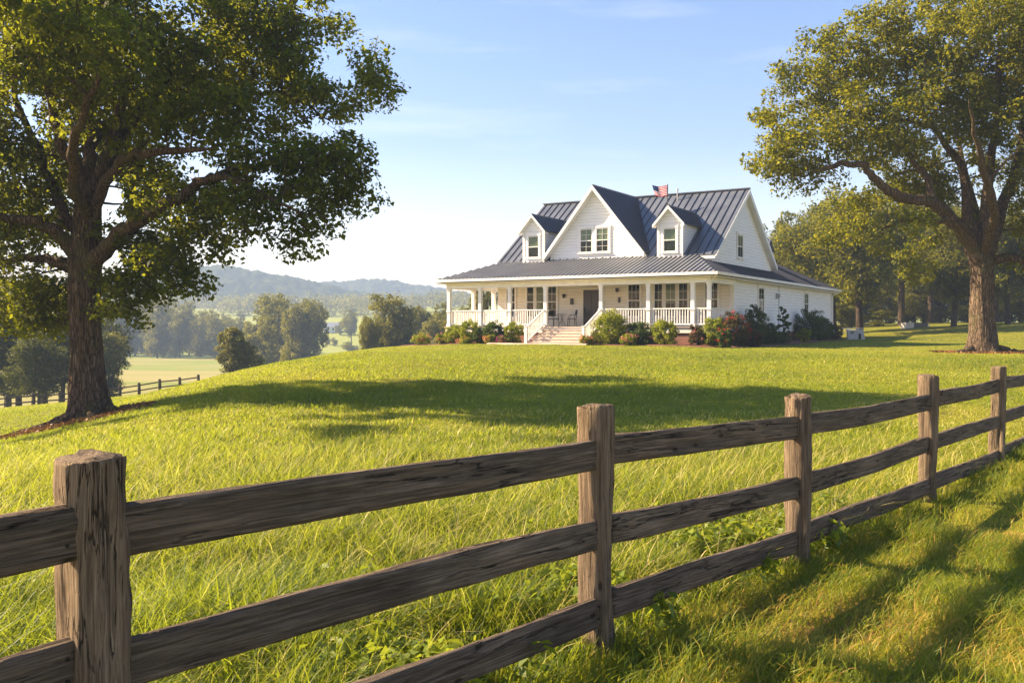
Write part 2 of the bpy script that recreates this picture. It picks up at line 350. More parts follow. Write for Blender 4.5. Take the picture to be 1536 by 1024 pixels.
# ------------------------------------------------------------------ ground
def axis_pts(a, b, fine0, fine1, n1, n2, n0):
    mid = np.linspace(fine0, fine1, n1)
    hi = fine1 + (b - fine1) * (np.linspace(0, 1, n2 + 1)[1:]) ** 2.2
    lo = fine0 - (fine0 - a) * (np.linspace(0, 1, n0 + 1)[1:]) ** 2.2
    return np.concatenate([lo[::-1], mid, hi])
gx = axis_pts(-1500, 1500, -45, 45, 260, 60, 60); gy = axis_pts(-60, 1850, -4, 95, 300, 130, 10)
GX, GY = np.meshgrid(gx, gy); GZ = ground_z(GX, GY) + .02 * (vnoise(GX, GY, .7, 3) - .5) * (GY < 30)
nx, ny = len(gx), len(gy); idx = np.arange(nx * ny).reshape(ny, nx)
F = np.stack([idx[:-1, :-1], idx[:-1, 1:], idx[1:, 1:], idx[1:, :-1]], -1).reshape(-1, 4)
fx, fy = GX.ravel(), GY.ravel()
sd = (fx + 14) * -.95 + (fy - 42) * .31
a_field = np.maximum(sst(sd, 22, 45), sst(fy, 105, 150))
a_bare = np.exp(-(((fx - 19.2) / 1.8) ** 2 + ((fy - 37.8) / 1.5) ** 2)) * .3 + np.exp(-(((fx - 1.95) / .75) ** 2 + ((fy - 5.6) / .7) ** 2)) * .9 + np.exp(-(((fx + 10.7) / 2.2) ** 2 + ((fy - 21.4) / 1.3) ** 2)) * .45
gm, nt, b = mat('lawn and fields', rough=.95, spec=.1); co = coords(nt, 'Object')
n1 = noise(nt, co, .22, 5, .6); n2 = noise(nt, co, 3.5, 5, .65)
c1 = ramp(nt, [(.3, (.10, .12, .012)), (.5, (.17, .165, .018)), (.7, (.24, .21, .03))]); nt.links.new(n1.outputs[0], c1.inputs[0])
c2 = ramp(nt, [(.3, (.55, .6, .5)), (.7, (1.3, 1.25, 1.1))]); nt.links.new(n2.outputs[0], c2.inputs[0])
lawn = mixc(nt, 1, c1.outputs[0], c2.outputs[0], 'MULTIPLY')
sx = N(nt, 'ShaderNodeSeparateXYZ'); nt.links.new(co, sx.inputs[0]); n3 = noise(nt, mapping(nt, co, (.006, .02, .02)), 1, 4)
band = math_(nt, 'ADD', math_(nt, 'MULTIPLY', sx.outputs[1], .0022), math_(nt, 'MULTIPLY', n3.outputs[0], .6))
fld = ramp(nt, [(.50, (.20, .22, .04)), (.60, (.27, .24, .085)), (.67, (.17, .21, .035)), (.76, (.30, .26, .10)), (.84, (.18, .22, .04)), (.93, (.29, .255, .10)), (1.0, (.19, .23, .04))]); nt.links.new(band, fld.inputs[0])
fr = math_(nt, 'FRACT', band); nt.links.new(band, fld.inputs[0])
far_gr = mixc(nt, math_(nt, 'GREATER_THAN', sx.outputs[1], 375), fld.outputs[0], (.26, .29, .06))
c = mixc(nt, attr(nt, 'field'), lawn, far_gr)
soil = ramp(nt, [(.3, (.08, .04, .02)), (.7, (.27, .13, .06))]); nt.links.new(n2.outputs[0], soil.inputs[0])
c = mixc(nt, attr(nt, 'bare'), c, soil.outputs[0]); nt.links.new(c, b.inputs['Base Color'])
bump(nt, b, n2.outputs[0], .8, .08)
tag(link('ground', mesh_np('ground', np.stack([fx, fy, GZ.ravel()], 1), F, gm, {'field': ('POINT', a_field), 'bare': ('POINT', a_bare)}, True)), kind='structure')

# wooded hills on the horizon
hm, nt, b = mat('wooded hillside', rough=1, spec=0); n1 = noise(nt, coords(nt), .06, 5, .7); n2 = noise(nt, coords(nt), .012, 3)
c1 = ramp(nt, [(.3, (.010, .018, .006)), (.55, (.045, .058, .015)), (.75, (.12, .12, .03))]); nt.links.new(n1.outputs[0], c1.inputs[0])
c2 = ramp(nt, [(.35, (.7, .75, .7)), (.65, (1.3, 1.2, 1.0))]); nt.links.new(n2.outputs[0], c2.inputs[0]); nt.links.new(mixc(nt, 1, c1.outputs[0], c2.outputs[0], 'MULTIPLY'), b.inputs['Base Color'])
def ridge(prof, D, depth, seed, amp):
    px = np.array([p[0] for p in prof], float); py = np.array([p[1] for p in prof], float)
    az = np.linspace(px[0], px[-1], 900); H = (489 - np.interp(az, px, py)) / 1400 * D + EYE + 12 - amp * 1.6
    H = np.convolve(np.pad(H, 20, mode='edge'), np.hanning(41) / np.hanning(41).sum(), 'valid')
    v = np.linspace(0, 1, 110)
    A, V = np.meshgrid(az, v); Hh = np.meshgrid(H, v)[0]
    Y = D + (V - .5) * depth; X = (A - 768) / 1400 * D * (1 + (V - .5) * depth / D * .8)
    prof_v = np.sin(np.clip(V, 0, 1) * math.pi) ** .8
    gul = vnoise(X, Y, 140, seed) * .35 + vnoise(X, Y, 60, seed + 1) * .15
    Z = -12 + Hh * prof_v * (1 - gul * (1 - prof_v ** 3)) + amp * (vnoise(X, Y, 9, seed + 2) + .7 * vnoise(X, Y, 4.5, seed + 3) + 1.2 * vnoise(X, Y, 25, seed + 4)) * prof_v
    i = np.arange(A.size).reshape(A.shape); Fq = np.stack([i[:-1, :-1], i[:-1, 1:], i[1:, 1:], i[1:, :-1]], -1).reshape(-1, 4)
    return np.stack([X.ravel(), Y.ravel(), Z.ravel()], 1), Fq
V1, F1 = ridge([(-450, 430), (-200, 425), (60, 428), (180, 418), (270, 404), (335, 401), (400, 411), (450, 421), (500, 432), (560, 442), (640, 452), (760, 470), (850, 489)], 1050, 420, 5, 5.0)
V2, F2 = ridge([(250, 440), (400, 430), (480, 425), (545, 418), (600, 422), (640, 432), (690, 438), (760, 440), (900, 442), (1100, 436), (1300, 430), (1500, 432), (1900, 440)], 1400, 420, 11, 6.0)
tag(link('hills', mesh_np('hills', np.concatenate([V1, V2]), np.concatenate([F1, F2 + len(V1)]), hm, None, True)), kind='structure')

# ------------------------------------------------------------------ foliage and trees
def leaf_cloud(C, rad, n_per, size, rng, flat=.8, aspect=.62, shell=.35, droop=.25):
    """n_per diamond leaves round every centre; returns V, F, tint"""
    n = len(C) * n_per; ci = np.repeat(np.arange(len(C)), n_per)
    d = rng.normal(size=(n, 3)); d /= np.linalg.norm(d, axis=1)[:, None]
    rr = (shell + (1 - shell) * rng.rand(n) ** .6) * np.asarray(rad)[ci]
    p = C[ci] + d * rr[:, None] * np.array([1, 1, flat])
    nrm = d * .55 + rng.normal(size=(n, 3)) * .6 + np.array([0, 0, .55]); nrm /= np.linalg.norm(nrm, axis=1)[:, None]
    a = np.cross(nrm, rng.normal(size=(n, 3))); a[:, 2] -= droop; a -= nrm * (a * nrm).sum(1)[:, None]; a /= np.linalg.norm(a, axis=1)[:, None] + 1e-9
    bb = np.cross(nrm, a); L = size * (.5 + 1.1 * rng.rand(n) ** 1.4); Wd = L * aspect * (.8 + .4 * rng.rand(n))
    a *= L[:, None]; bb *= (Wd / 2)[:, None]; lift = nrm * (L * .10)[:, None]
    V = np.stack([p - a * .5, p + a * .05 + bb + lift, p + a * .5, p - a * .05 - bb + lift], 1).reshape(-1, 3)
    Fq = np.arange(n * 4).reshape(-1, 4)
    ct = rng.rand(len(C))
    t = np.clip(ct[ci] * .45 + rng.rand(n) * .55, 0, 1) ** 1.3
    return V, Fq, t
def grow(skel, radii, C, rng, wig=.12, tipr=.012):
    """skel: list of polylines already built (limbs). Attach every clump centre to the nearest skeleton point."""
    pts = []; rr = []; parent_tan = []
    for pl, rd in zip(skel, radii):
        pl = np.array(pl, float)
        for i in range(len(pl) - 1):
            for t in np.linspace(0, 1, 6)[:-1]:
                pts.append(pl[i] * (1 - t) + pl[i + 1] * t); rr.append(rd[i] * (1 - t) + rd[i + 1] * t)
    pts = list(pts); out = []
    P = np.array(pts); RR = np.array(rr)
    d0 = np.array([np.min(np.linalg.norm(P - c, axis=1)) for c in C]); order = np.argsort(d0)
    cap = len(P) + len(C) * 6; PP = np.zeros((cap, 3)); PR = np.zeros(cap); PP[:len(P)] = P; PR[:len(P)] = RR; k = len(P)
    for i in order:
        c = C[i]; dv = PP[:k] - c; dist = np.linalg.norm(dv, axis=1) + np.clip(dv[:, 2], 0, 9) * .8 + .5 * (PR[:k] > .16) + (PR[:k] < tipr * 1.6) * .35
        j = int(np.argmin(dist)); p0 = PP[j]; L = np.linalg.norm(c - p0)
        r0 = min(PR[j] * .75, .018 + .022 * L)
        ts = np.linspace(0, 1, 5); mid = (p0 + c) / 2 + rng.normal(size=3) * L * wig + np.array([0, 0, .10 * L])
        pl = np.array([(1 - t) ** 2 * p0 + 2 * t * (1 - t) * mid + t * t * c for t in ts])
        rd = np.maximum(r0 * (1 - .65 * ts), tipr * .7)
        out.append((pl, rd)); n = 4; PP[k:k + n] = pl[1:]; PR[k:k + n] = rd[1:]; k += n
    return out
def trunk_tube(mb, pts, rad, n, rough, flare, seed, lobes=5):
    """main trunk: vertical ridges and a flared, lobed foot"""
    rng = np.random.RandomState(seed); pts = np.array(pts, float); rad = np.array(rad, float)
    u = np.linspace(0, len(pts) - 1, 120); P = np.stack([np.interp(u, range(len(pts)), pts[:, i]) for i in range(3)], 1); r = np.interp(u, range(len(rad)), rad)
    k = np.hanning(7); k /= k.sum()
    for i in range(3): P[:, i] = np.convolve(np.pad(P[:, i], 3, mode='edge'), k, 'valid')
    z0 = P[0, 2]; th = np.linspace(0, 2 * math.pi, n, endpoint=False); ph = rng.rand(8) * 6.28
    V = []
    for i in range(len(P)):
        h = P[i, 2] - z0
        ring = 1 + rough * (np.sin(th * 9 + ph[0] + h * .7) * .3 + np.sin(th * 4 + ph[2] + h * .4) * .5) + rough * 1.1 * (np.abs(vnoise(th * 8 + np.sin(h * 2) * .3, np.full(n, h * .5), .5, seed) - .5) * 2 - .5) + rough * .5 * (vnoise(th * 20, np.full(n, h * 1.2), .5, seed + 3) - .5)
        fl = flare * math.exp(-max(h, 0) / .38) * (.7 + .75 * np.clip(np.sin(th * lobes + ph[3]), 0, 1) ** 1.5 + .4 * np.clip(np.sin(th * 3 + ph[4]), 0, 1))
        R_ = r[i] * (ring + fl)
        V.append(np.stack([P[i, 0] + np.cos(th) * R_, P[i, 1] + np.sin(th) * R_, np.full(n, P[i, 2])], 1))
    V = np.concatenate(V); k0 = len(mb.v); mb.v += [tuple(v) for v in V]
    for i in range(len(P) - 1):
        for j in range(n):
            q = k0 + i * n; mb.f.append((q + j, q + (j + 1) % n, q + n + (j + 1) % n, q + n + j)); mb.m.append(0)
def smooth_poly(pl, rd, m=4, wob=0, rng=None):
    pl = [Vector(p) for p in pl]; P = []; Rr = []
    for i in range(len(pl) - 1):
        p0 = pl[max(i - 1, 0)]; p1 = pl[i]; p2 = pl[i + 1]; p3 = pl[min(i + 2, len(pl) - 1)]
        for s in range(m):
            t = s / m; q = .5 * ((2 * p1) + (p2 - p0) * t + (2 * p0 - 5 * p1 + 4 * p2 - p3) * t * t + (3 * p1 - p0 - 3 * p2 + p3) * t ** 3)
            if wob and rng is not None and not (i == 0 and s == 0): q = q + Vector(rng.normal(size=3) * wob)
            P.append(q); Rr.append(rd[i] * (1 - t) + rd[i + 1] * t)
    P.append(pl[-1]); Rr.append(rd[-1]); return P, Rr

def hero_tree(name, base, D, trunk_pts, trunk_r, limbs, lobes, n_clumps, per, leaf, crad, mats, label, flare, seed, roots=(), gap=-1.45, clear=.5, thin=1.9):
    rng = np.random.RandomState(seed); bx, by = base; bz = gz(bx, by)
    T = empty(name, (bx, by, bz)); tag(T, label, 'tree'); o = np.array([bx, by, bz])
    mb = MB(); tp = [np.array(W(px, py, D + dd)) - o for px, py, dd in trunk_pts]; tp[0][2] = -.25
    trunk_tube(mb, tp, trunk_r, 96, .075, flare, seed)
    skel = [tp]; radii = [trunk_r]
    for L in limbs:
        pl = [np.array(W(px, py, D + dd)) - o for px, py, dd, r in L]; rd = [r for *_, r in L]; rd[-1] = .014
        P, Rr = smooth_poly(pl, rd, 5, .035, rng); mb.tube(P, Rr, 12, cap=False); skel.append([tuple(p) for p in P]); radii.append(Rr)
    for pl, rd in roots:
        P, Rr = smooth_poly([(a, b_, gz(bx + a, by + b_) - bz + c) for a, b_, c in pl], rd, 5, .02, rng); mb.tube(P, Rr, 8)
    # clump centres inside the lobes
    C = []; wts = np.array([l[2] * l[3] * (l[5] * 14 + 30) for l in lobes], float) ** .8; wts /= wts.sum(); tries = 0
    while len(C) < n_clumps and tries < n_clumps * 60:
        tries += 1; l = lobes[rng.choice(len(lobes), p=wts)]
        d = rng.normal(size=3); d /= np.linalg.norm(d); q = rng.rand() ** .42
        px = l[0] + d[0] * l[2] * q; py = l[1] - d[2] * l[3] * q; dd = l[4] + d[1] * l[5] * q
        p = np.array(W(px, py, D)) - o; p[0] *= 1; p[1] += dd
        if C and np.min(np.sum((np.array(C) - p) ** 2, 1)) < (crad * .72) ** 2: continue
        C.append(p)
    C = np.array(C)
    # gaps: whole sprays are missing here and there, more out of view to break up the shadow, and few leaves hang right in front of the big limbs
    nz = sum(np.sin((C + o) @ np.array(kv) + f) for kv, f in (((1.5, .4, .9), 1), ((-.6, 1.3, 1.2), 2.2), ((.5, -1.6, .8), .4), ((1.1, .9, -1.7), 3.1), ((2.3, .3, 1.9), 5)))
    keep = nz > gap + thin * (((C[:, 2] + o[2] - EYE) / (C[:, 1] + o[1])) > .375)
    if bx < 0: keep &= nz > gap + 2.6 * ((C[:, 0] + o[0]) / (C[:, 1] + o[1]) < -.57)  # left side out of view thinned so the sun lights the crown
    CW = C + o; ca = CW[:, :1] / CW[:, 1:2], (CW[:, 2:3] - EYE) / CW[:, 1:2]
    for pl, rd in list(zip(skel, radii))[:11]:
        for a_, r_ in zip(pl, rd):
            if r_ < .07: continue
            q_ = np.array(a_) + o; dist = np.hypot(CW[:, 0] / CW[:, 1] - q_[0] / q_[1], (CW[:, 2] - EYE) / CW[:, 1] - (q_[2] - EYE) / q_[1]) * D
            keep &= ~((dist < r_ + crad * clear) & (CW[:, 1] < q_[1] + .1) & (rng.rand(len(C)) < .38))
    C = C[keep]
    for pl, rd in grow(skel, radii, C, rng): mb.tube(pl, rd, 5, cap=False)
    # twigs reaching through every clump
    tw = []
    for c in C:
        for _ in range(3):
            d = rng.normal(size=3); d /= np.linalg.norm(d); mb.tube([c, c + d * crad * .5 + (0, 0, .04), c + d * crad * 1.0], [.011, .008, .004], 3, cap=False)
    mb.build('trunk', mats[0], T, smooth=True, recalc=False)
    rad = crad * (.65 + .6 * rng.rand(len(C)))
    V, Fq, t = leaf_cloud(C, rad, per, leaf, rng, flat=.72)
    link('crown', mesh_np('crown', V, Fq, mats[1], {'tint': ('FACE', t)}), T)
    return T

DL = 22.0
bxl = at(136, DL)
lw = 1
left_limbs = [
  [(131, 290, 0, .20), (112, 246, -.2, .15), (92, 205, -.5, .12), (78, 150, -.8, .09), (70, 80, -1.2, .05)],
  [(132, 292, 0, .21), (138, 240, .3, .17), (136, 160, .6, .13), (118, 90, .8, .09), (112, 10, 1, .06)],
  [(134, 300, 0, .19), (160, 240, .2, .14), (182, 170, .4, .11), (196, 112, .6, .08), (210, 30, .8, .05)],
  [(140, 330, -.1, .15), (168, 262, -.6, .12), (205, 234, -1.2, .10), (262, 228, -1.8, .08), (325, 222, -2.3, .05)],
  [(150, 280, .2, .13), (195, 190, .9, .11), (246, 128, 1.3, .09), (290, 95, 1.6, .07), (350, 64, 1.9, .05), (430, 60, 2.1, .03)],
  [(140, 398, -.2, .22), (170, 360, -.7, .18), (212, 333, -1.3, .15), (262, 300, -1.8, .125), (305, 272, -2.1, .10), (345, 268, -2.4, .08), (408, 300, -2.7, .05), (455, 322, -2.8, .03)],
  [(305, 272, -2.1, .08), (370, 250, -1.9, .06), (440, 250, -1.8, .045), (520, 262, -1.7, .03)],
  [(246, 128, 1.3, .07), (330, 150, .8, .06), (405, 140, .5, .05), (450, 150, .3, .04), (500, 185, .2, .02)],
  [(118, 395, 0, .19), (92, 352, -.3, .15), (55, 335, -.6, .12), (5, 326, -.9, .09), (-60, 310, -1.2, .06)],
  [(112, 400, .3, .15), (70, 388, .8, .11), (20, 390, 1.2, .08), (-40, 400, 1.5, .05)],
  [(122, 350, .1, .16), (88, 300, .5, .13), (66, 240, .9, .10), (30, 150, 1.3, .07), (0, 60, 1.6, .05)],
  [(132, 320, .2, .16), (150, 260, 1.8, .12), (170, 200, 3.2, .09), (190, 120, 4.4, .05)],
  [(132, 330, -.1, .15), (110, 260, -1.6, .12), (120, 190, -3.0, .09), (160, 100, -4.2, .05)],
]
left_lobes = [
  (60, 110, 170, 150, 0, 4.5), (220, 60, 160, 110, .5, 4.2), (370, 60, 130, 75, 1, 2.6), (480, 120, 100, 62, .6, 1.8), (540, 110, 52, 50, .4, 1.2),
  (455, 262, 112, 55, -1.5, 1.6), (525, 290, 56, 58, -1.8, 1.1), (330, 190, 125, 62, -.3, 2.6), (320, 340, 70, 48, -2.2, 1.3), (405, 330, 62, 48, -2.4, 1.1),
  (500, 345, 38, 34, -2.2, .8), (268, 402, 66, 48, -1.6, 1.4), (215, 430, 62, 40, -1.0, 1.2), (190, 380, 55, 40, -1.6, 1.2), (40, 420, 70, 62, .6, 1.7), (100, 430, 48, 50, 1.2, 1.0),
  (0, 300, 110, 80, .5, 3.0), (-130, 220, 190, 230, 0, 4.5), (-90, -90, 100, 70, 0, 3.0), (90, -130, 80, 60, -1, 2.2), (270, -70, 85, 55, 1, 2.0), (170, 90, 110, 50, -5.4, 1.3), (300, 170, 60, 34, -5.6, 1.0), (30, 190, 80, 40, -5.6, 1.2), (130, 60, 100, 50, 5.8, 1.4), (175, 150, 120, 75, -2.6, 1.6), (100, 210, 110, 70, 2.8, 1.6), (300, 285, 60, 35, .8, 1.0), (160, 30, 110, 90, 0, 4.0),  # nearer lobes added and top ones parted to streak the lawn shadow
  (420, 20, 90, 40, 1.0, 1.8), (70, 470, 34, 28, .6, .7), (5, 455, 60, 40, .6, 1.2), (300, 430, 40, 34, -1.6, .8), (230, 462, 34, 22, -1.4, .7), (470, 372, 26, 22, -2.0, .6), (365, 372, 40, 26, -2.2, .8), (60, 380, 70, 50, .4, 1.6), (225, 372, 76, 42, -.8, 1.3), (30, 478, 56, 30, .6, 1.1), (95, 455, 36, 34, 1.0, .8), (255, 245, 80, 55, -.6, 1.6), (178, 300, 45, 40, 1.2, 1.0)]
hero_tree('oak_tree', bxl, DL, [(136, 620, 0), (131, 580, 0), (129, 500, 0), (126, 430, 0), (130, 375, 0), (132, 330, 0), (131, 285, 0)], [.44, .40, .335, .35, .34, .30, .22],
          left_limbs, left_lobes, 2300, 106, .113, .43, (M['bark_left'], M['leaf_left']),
          'big dark leafy oak in the left foreground with a thick furrowed trunk', .62, 21,
          roots=[([(-.45, -.1, .12), (-.9, -.35, .05), (-1.5, -.5, .03), (-2.0, -.75, -.05)], [.13, .09, .06, .03]), ([(-.3, -.4, .1), (-.5, -.9, .04), (-.9, -1.2, -.04)], [.12, .07, .03]),
                 ([(.45, -.15, .12), (.8, -.3, .05), (1.2, -.35, -.05)], [.13, .08, .03]), ([(.2, -.45, .1), (.35, -.8, .03), (.3, -1.2, -.05)], [.11, .07, .03])])
DR = 38.0
bxr = at(1475, DR)
right_limbs = [
  [(1468, 392, 0, .36), (1452, 358, -.3, .32), (1422, 326, -.8, .27), (1392, 302, -1.2, .23), (1348, 296, -1.6, .20), (1315, 272, -2.0, .16), (1288, 248, -2.3, .13), (1240, 252, -2.6, .09), (1200, 266, -2.8, .05)],
  [(1398, 306, -1.2, .16), (1390, 272, -1.1, .13), (1366, 238, -1.0, .10), (1350, 212, -1.0, .06)],
  [(1466, 370, 0, .26), (1450, 312, .4, .21), (1440, 250, .8, .16), (1400, 195, 1.1, .11), (1365, 150, 1.3, .06)],
  [(1400, 195, 1.1, .09), (1350, 180, .9, .08), (1290, 172, .7, .06), (1240, 150, .5, .04)],
  [(1480, 380, 0, .30), (1500, 318, .3, .24), (1525, 240, .7, .17), (1532, 170, 1.0, .10), (1540, 90, 1.2, .06)],
  [(1486, 392, 0, .22), (1516, 386, -.4, .17), (1550, 396, -.8, .13), (1600, 380, -1.2, .08)],
  [(1474, 375, .1, .28), (1478, 300, .2, .21), (1488, 210, .3, .15), (1494, 100, .4, .10), (1495, 10, .5, .06)],
  [(1472, 380, .1, .24), (1462, 320, 2.2, .18), (1440, 240, 4.4, .12), (1430, 150, 6, .07)],
  [(1474, 380, -.1, .24), (1490, 320, -2.2, .17), (1470, 240, -4.4, .12), (1450, 150, -6, .07)],
  [(1420, 328, -.8, .14), (1385, 335, -1.8, .11), (1350, 332, -2.6, .08), (1320, 345, -3.2, .04)],
]
right_lobes = [
  (1160, 238, 66, 48, -2.0, 2.0), (1150, 205, 42, 50, -1.5, 1.4), (1225, 160, 78, 68, -.6, 3.2), (1262, 90, 60, 50, 0, 2.6), (1330, 80, 80, 60, .4, 4.0), (1410, 50, 90, 75, 0, 5.0), (1500, 90, 110, 100, 0, 6.0),
  (1290, 205, 82, 50, -1.6, 3.4), (1380, 180, 90, 80, .5, 4.6), (1480, 210, 80, 80, 0, 5.5), (1600, 150, 130, 180, 0, 6.5), (1545, 310, 75, 50, -1, 4.0), (1360, 265, 60, 32, 1.8, 2.0), (1420, 270, 50, 45, 2.6, 2.6),
  (1180, 280, 42, 30, -2.2, 1.2), (1120, 262, 34, 22, -2.4, .9), (1132, 248, 40, 30, -2.2, 1.1), (1145, 178, 30, 24, -1, 1.0), (1178, 118, 34, 28, 0, 1.2), (1214, 72, 30, 24, .5, 1.2), (1265, 38, 36, 24, .5, 1.4), (1335, 18, 34, 24, .5, 1.6), (1240, 300, 30, 22, 2, 1), (1230, 255, 48, 34, -2.4, 1.5), (1500, -70, 170, 90, 0, 6.5), (1330, 350, 50, 26, -3.0, 1.4), (1545, 390, 50, 28, -1.2, 2.0), (1400, 350, 50, 34, 3.5, 1.6), (1300, 330, 50, 34, 3.0, 1.6), (1440, 400, 36, 26, 4.0, 1.4), (1305, 300, 36, 26, 2.0, 1.5)]
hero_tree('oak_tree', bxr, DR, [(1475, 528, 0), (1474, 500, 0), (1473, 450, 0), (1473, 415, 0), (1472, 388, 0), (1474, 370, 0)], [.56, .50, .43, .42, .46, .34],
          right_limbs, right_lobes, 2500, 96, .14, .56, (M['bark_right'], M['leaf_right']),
          'spreading golden green oak on the lawn right of the house', .55, 33,
          roots=[([(-.55, -.2, .15), (-1.1, -.4, .05), (-1.6, -.6, -.06)], [.18, .12, .04]), ([(.5, -.3, .15), (1.0, -.5, .05), (1.5, -.7, -.06)], [.18, .12, .04])], gap=-.75)

# ---- prototypes for the other trees
def proto_tree(name, H, Rc, zc0, n_cl, per, leaf, seed, mats, cat='tree', trunk_r=.28, shape='round', forks=4, nl=11):
    rng = np.random.RandomState(seed); T = empty(name, (0, 0, 0)); mb = MB()
    zf = zc0 + (H - zc0) * .18
    tp = [(0, 0, -1.2), (.03, 0, .3), (.1 * rng.normal(), .1 * rng.normal(), zf)]
    P, Rr = smooth_poly(tp, [trunk_r * 1.25, trunk_r * 1.1, trunk_r * .8], 4); mb.tube(P, Rr, 10, cap=False)
    skel = [[tuple(p) for p in P]]; radii = [Rr]; top = np.array(P[-1])
    for k in range(forks):
        a = k * 6.283 / forks + rng.rand(); e = np.array([math.cos(a) * Rc * .55, math.sin(a) * Rc * .55, (H - zf) * (.45 + .3 * rng.rand())])
        P, Rr = smooth_poly([top - (0, 0, .3), top + e * (.35, .35, .5), top + e], [trunk_r * .6, trunk_r * .4, trunk_r * .15], 4, .05, rng)
        mb.tube(P, Rr, 7, cap=False); skel.append([tuple(p) for p in P]); radii.append(Rr)
    P, Rr = smooth_poly([top - (0, 0, .2), top + (.2, .1, (H - zf) * .4), top + (0, 0, (H - zf) * .8)], [trunk_r * .7, trunk_r * .4, trunk_r * .12], 4); mb.tube(P, Rr, 7, cap=False); skel.append([tuple(p) for p in P]); radii.append(Rr)
    # lumpy crown: several big lobes
    C = []; lob = []
    for k in range(nl):
        a = rng.rand() * 6.283; q = rng.rand() ** .6; h = rng.rand()
        if shape == 'cone': rr_ = Rc * (1 - h * .85) * .55
        else: rr_ = Rc * .62 * math.sqrt(max(.12, 1 - (2 * h - .85) ** 2 * .8))
        lob.append((math.cos(a) * rr_ * q * 1.3, math.sin(a) * rr_ * q * 1.3, zc0 + .12 * H + h * (H - zc0 - .2 * H), (Rc * (.36 + .22 * rng.rand())) * (1 - .55 * h if shape == 'cone' else 1)))
    lob.append((0, 0, (zc0 + H) / 2, Rc * .6))
    tries = 0
    while len(C) < n_cl and tries < n_cl * 50:
        tries += 1; l = lob[rng.randint(len(lob))]; d = rng.normal(size=3); d /= np.linalg.norm(d); q = rng.rand() ** .3
        p = np.array([l[0], l[1], l[2]]) + d * l[3] * q * np.array([1, 1, .85])
        if p[2] < zc0 or p[2] > H: continue
        if C and np.min(np.sum((np.array(C) - p) ** 2, 1)) < (Rc * .115) ** 2: continue
        C.append(p)
    C = np.array(C)
    for pl, rd in grow(skel, radii, C, rng, tipr=.02): mb.tube(pl, rd, 4, cap=False)
    mb.build('trunk', mats[0], T, smooth=True, recalc=False)
    V, Fq, t = leaf_cloud(C, Rc * .15 * (.7 + .6 * rng.rand(len(C))), per, leaf, rng, flat=.75)
    link('crown', mesh_np('crown', V, Fq, mats[1], {'tint': ('FACE', t)}), T)
    return T
used = set()
def put(proto, x, y, sx_, sz, rz, name, label, cat='tree', group=None, z=None):
    if proto not in used: o = proto; used.add(proto)
    else: o = copy_tree(proto)
    o.name = name
    o.location = (x, y, (gz(x, y) if z is None else z)); o.rotation_euler = (0, 0, rz); o.scale = (sx_, sx_, sz); tag(o, label, cat, group)
    return o
wood = [proto_tree('broadleaf_tree', 12, 4.6, z0, 330, 60, .24, sd_, (M['bark_wood'], M['leaf_wood']), trunk_r=.27) for sd_, z0 in ((1, 2.6), (2, 3.0), (3, 2.2))]
thick = [proto_tree('bushy_tree', 10, 4.2, .4, 300, 60, .24, sd_, (M['bark_wood'], M['leaf_wood'])) for sd_ in (4, 5)]
far = [proto_tree('valley_tree', 14, 5.5, z0, 300, 44, .38, sd_, (M['bark_wood'], M['leaf_far']), trunk_r=.3) for sd_, z0 in ((6, .5), (7, .3), (8, .6))]
dense = [proto_tree('round_tree', 9, 4.2, .2, 520, 70, .24, sd_, (M['bark_wood'], M['leaf_far']), trunk_r=.22, nl=20) for sd_ in (14, 15)]
juniper = proto_tree('juniper_tree', 6, 2.4, .3, 260, 80, .16, 9, (M['bark_wood'], M['leaf_juniper']), shape='cone', trunk_r=.16)
small = proto_tree('lawn_edge_tree', 8, 3.4, .6, 300, 90, .17, 10, (M['bark_wood'], M['leaf_far']), trunk_r=.2)

# wood behind the house and the right oak: px, D, top py, half-width px
rr_ = random.Random(3)
ORD2 = ['first', 'second', 'third', 'fourth', 'fifth', 'sixth', 'seventh', 'eighth', 'ninth', 'tenth', 'eleventh', 'twelfth', 'thirteenth', 'fourteenth']
g1 = 'tall trees standing behind the house on the right'
for i, (px, D, ty, hw, lab) in enumerate([
    (1163, 104, 350, 34, 'green tree whose top shows just behind the rear dormer'),
    (1206, 94, 322, 56, 'broad tree rising behind the back eave of the house'),
    (1251, 78, 318, 70, 'golden tree with a dark trunk beside the back corner of the house'),
    (1290, 72, 300, 78, 'golden tree with a forked trunk behind the pale outdoor workbench'),
    (1352, 88, 296, 74, 'yellow green tree behind the pale stone block'),
    (1395, 98, 310, 70, 'shadowed tree between the stone block and the thick dark trunk'),
    (1430, 76, 330, 64, 'tree with a thick dark trunk just left of the big right oak'),
    (1493, 84, 330, 66, 'tree half hidden behind the trunk of the right oak'),
    (1512, 74, 335, 60, 'tree with a sunlit pale trunk right of the right oak'),
    (1580, 82, 320, 76, 'tree at the right edge of the photo beyond the lawn')]):
    x, y = at(px, D); zg = gz(x, y); H = EYE + (489 - ty) / 1400 * D - zg
    put(wood[i % 3], x, y, hw / 1400 * D / 4.1, H / 11.0, rr_.random() * 6.28, 'broadleaf_tree', lab, 'tree', g1)
M['leaf_shade'] = foliage_mat('woodland leaves painted in shade', [(0, (.007, .016, .004)), (.6, (.026, .042, .008)), (1, (.12, .13, .02))], trans=(.32, .34, .03), tw=.28)  # darker copy of the woodland leaves, with shade put into the colour
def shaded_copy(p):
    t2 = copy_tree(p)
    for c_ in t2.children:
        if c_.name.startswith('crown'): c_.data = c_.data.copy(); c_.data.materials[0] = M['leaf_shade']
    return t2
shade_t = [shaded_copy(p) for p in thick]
g2 = 'bushy trees filling the back of the right hand wood'
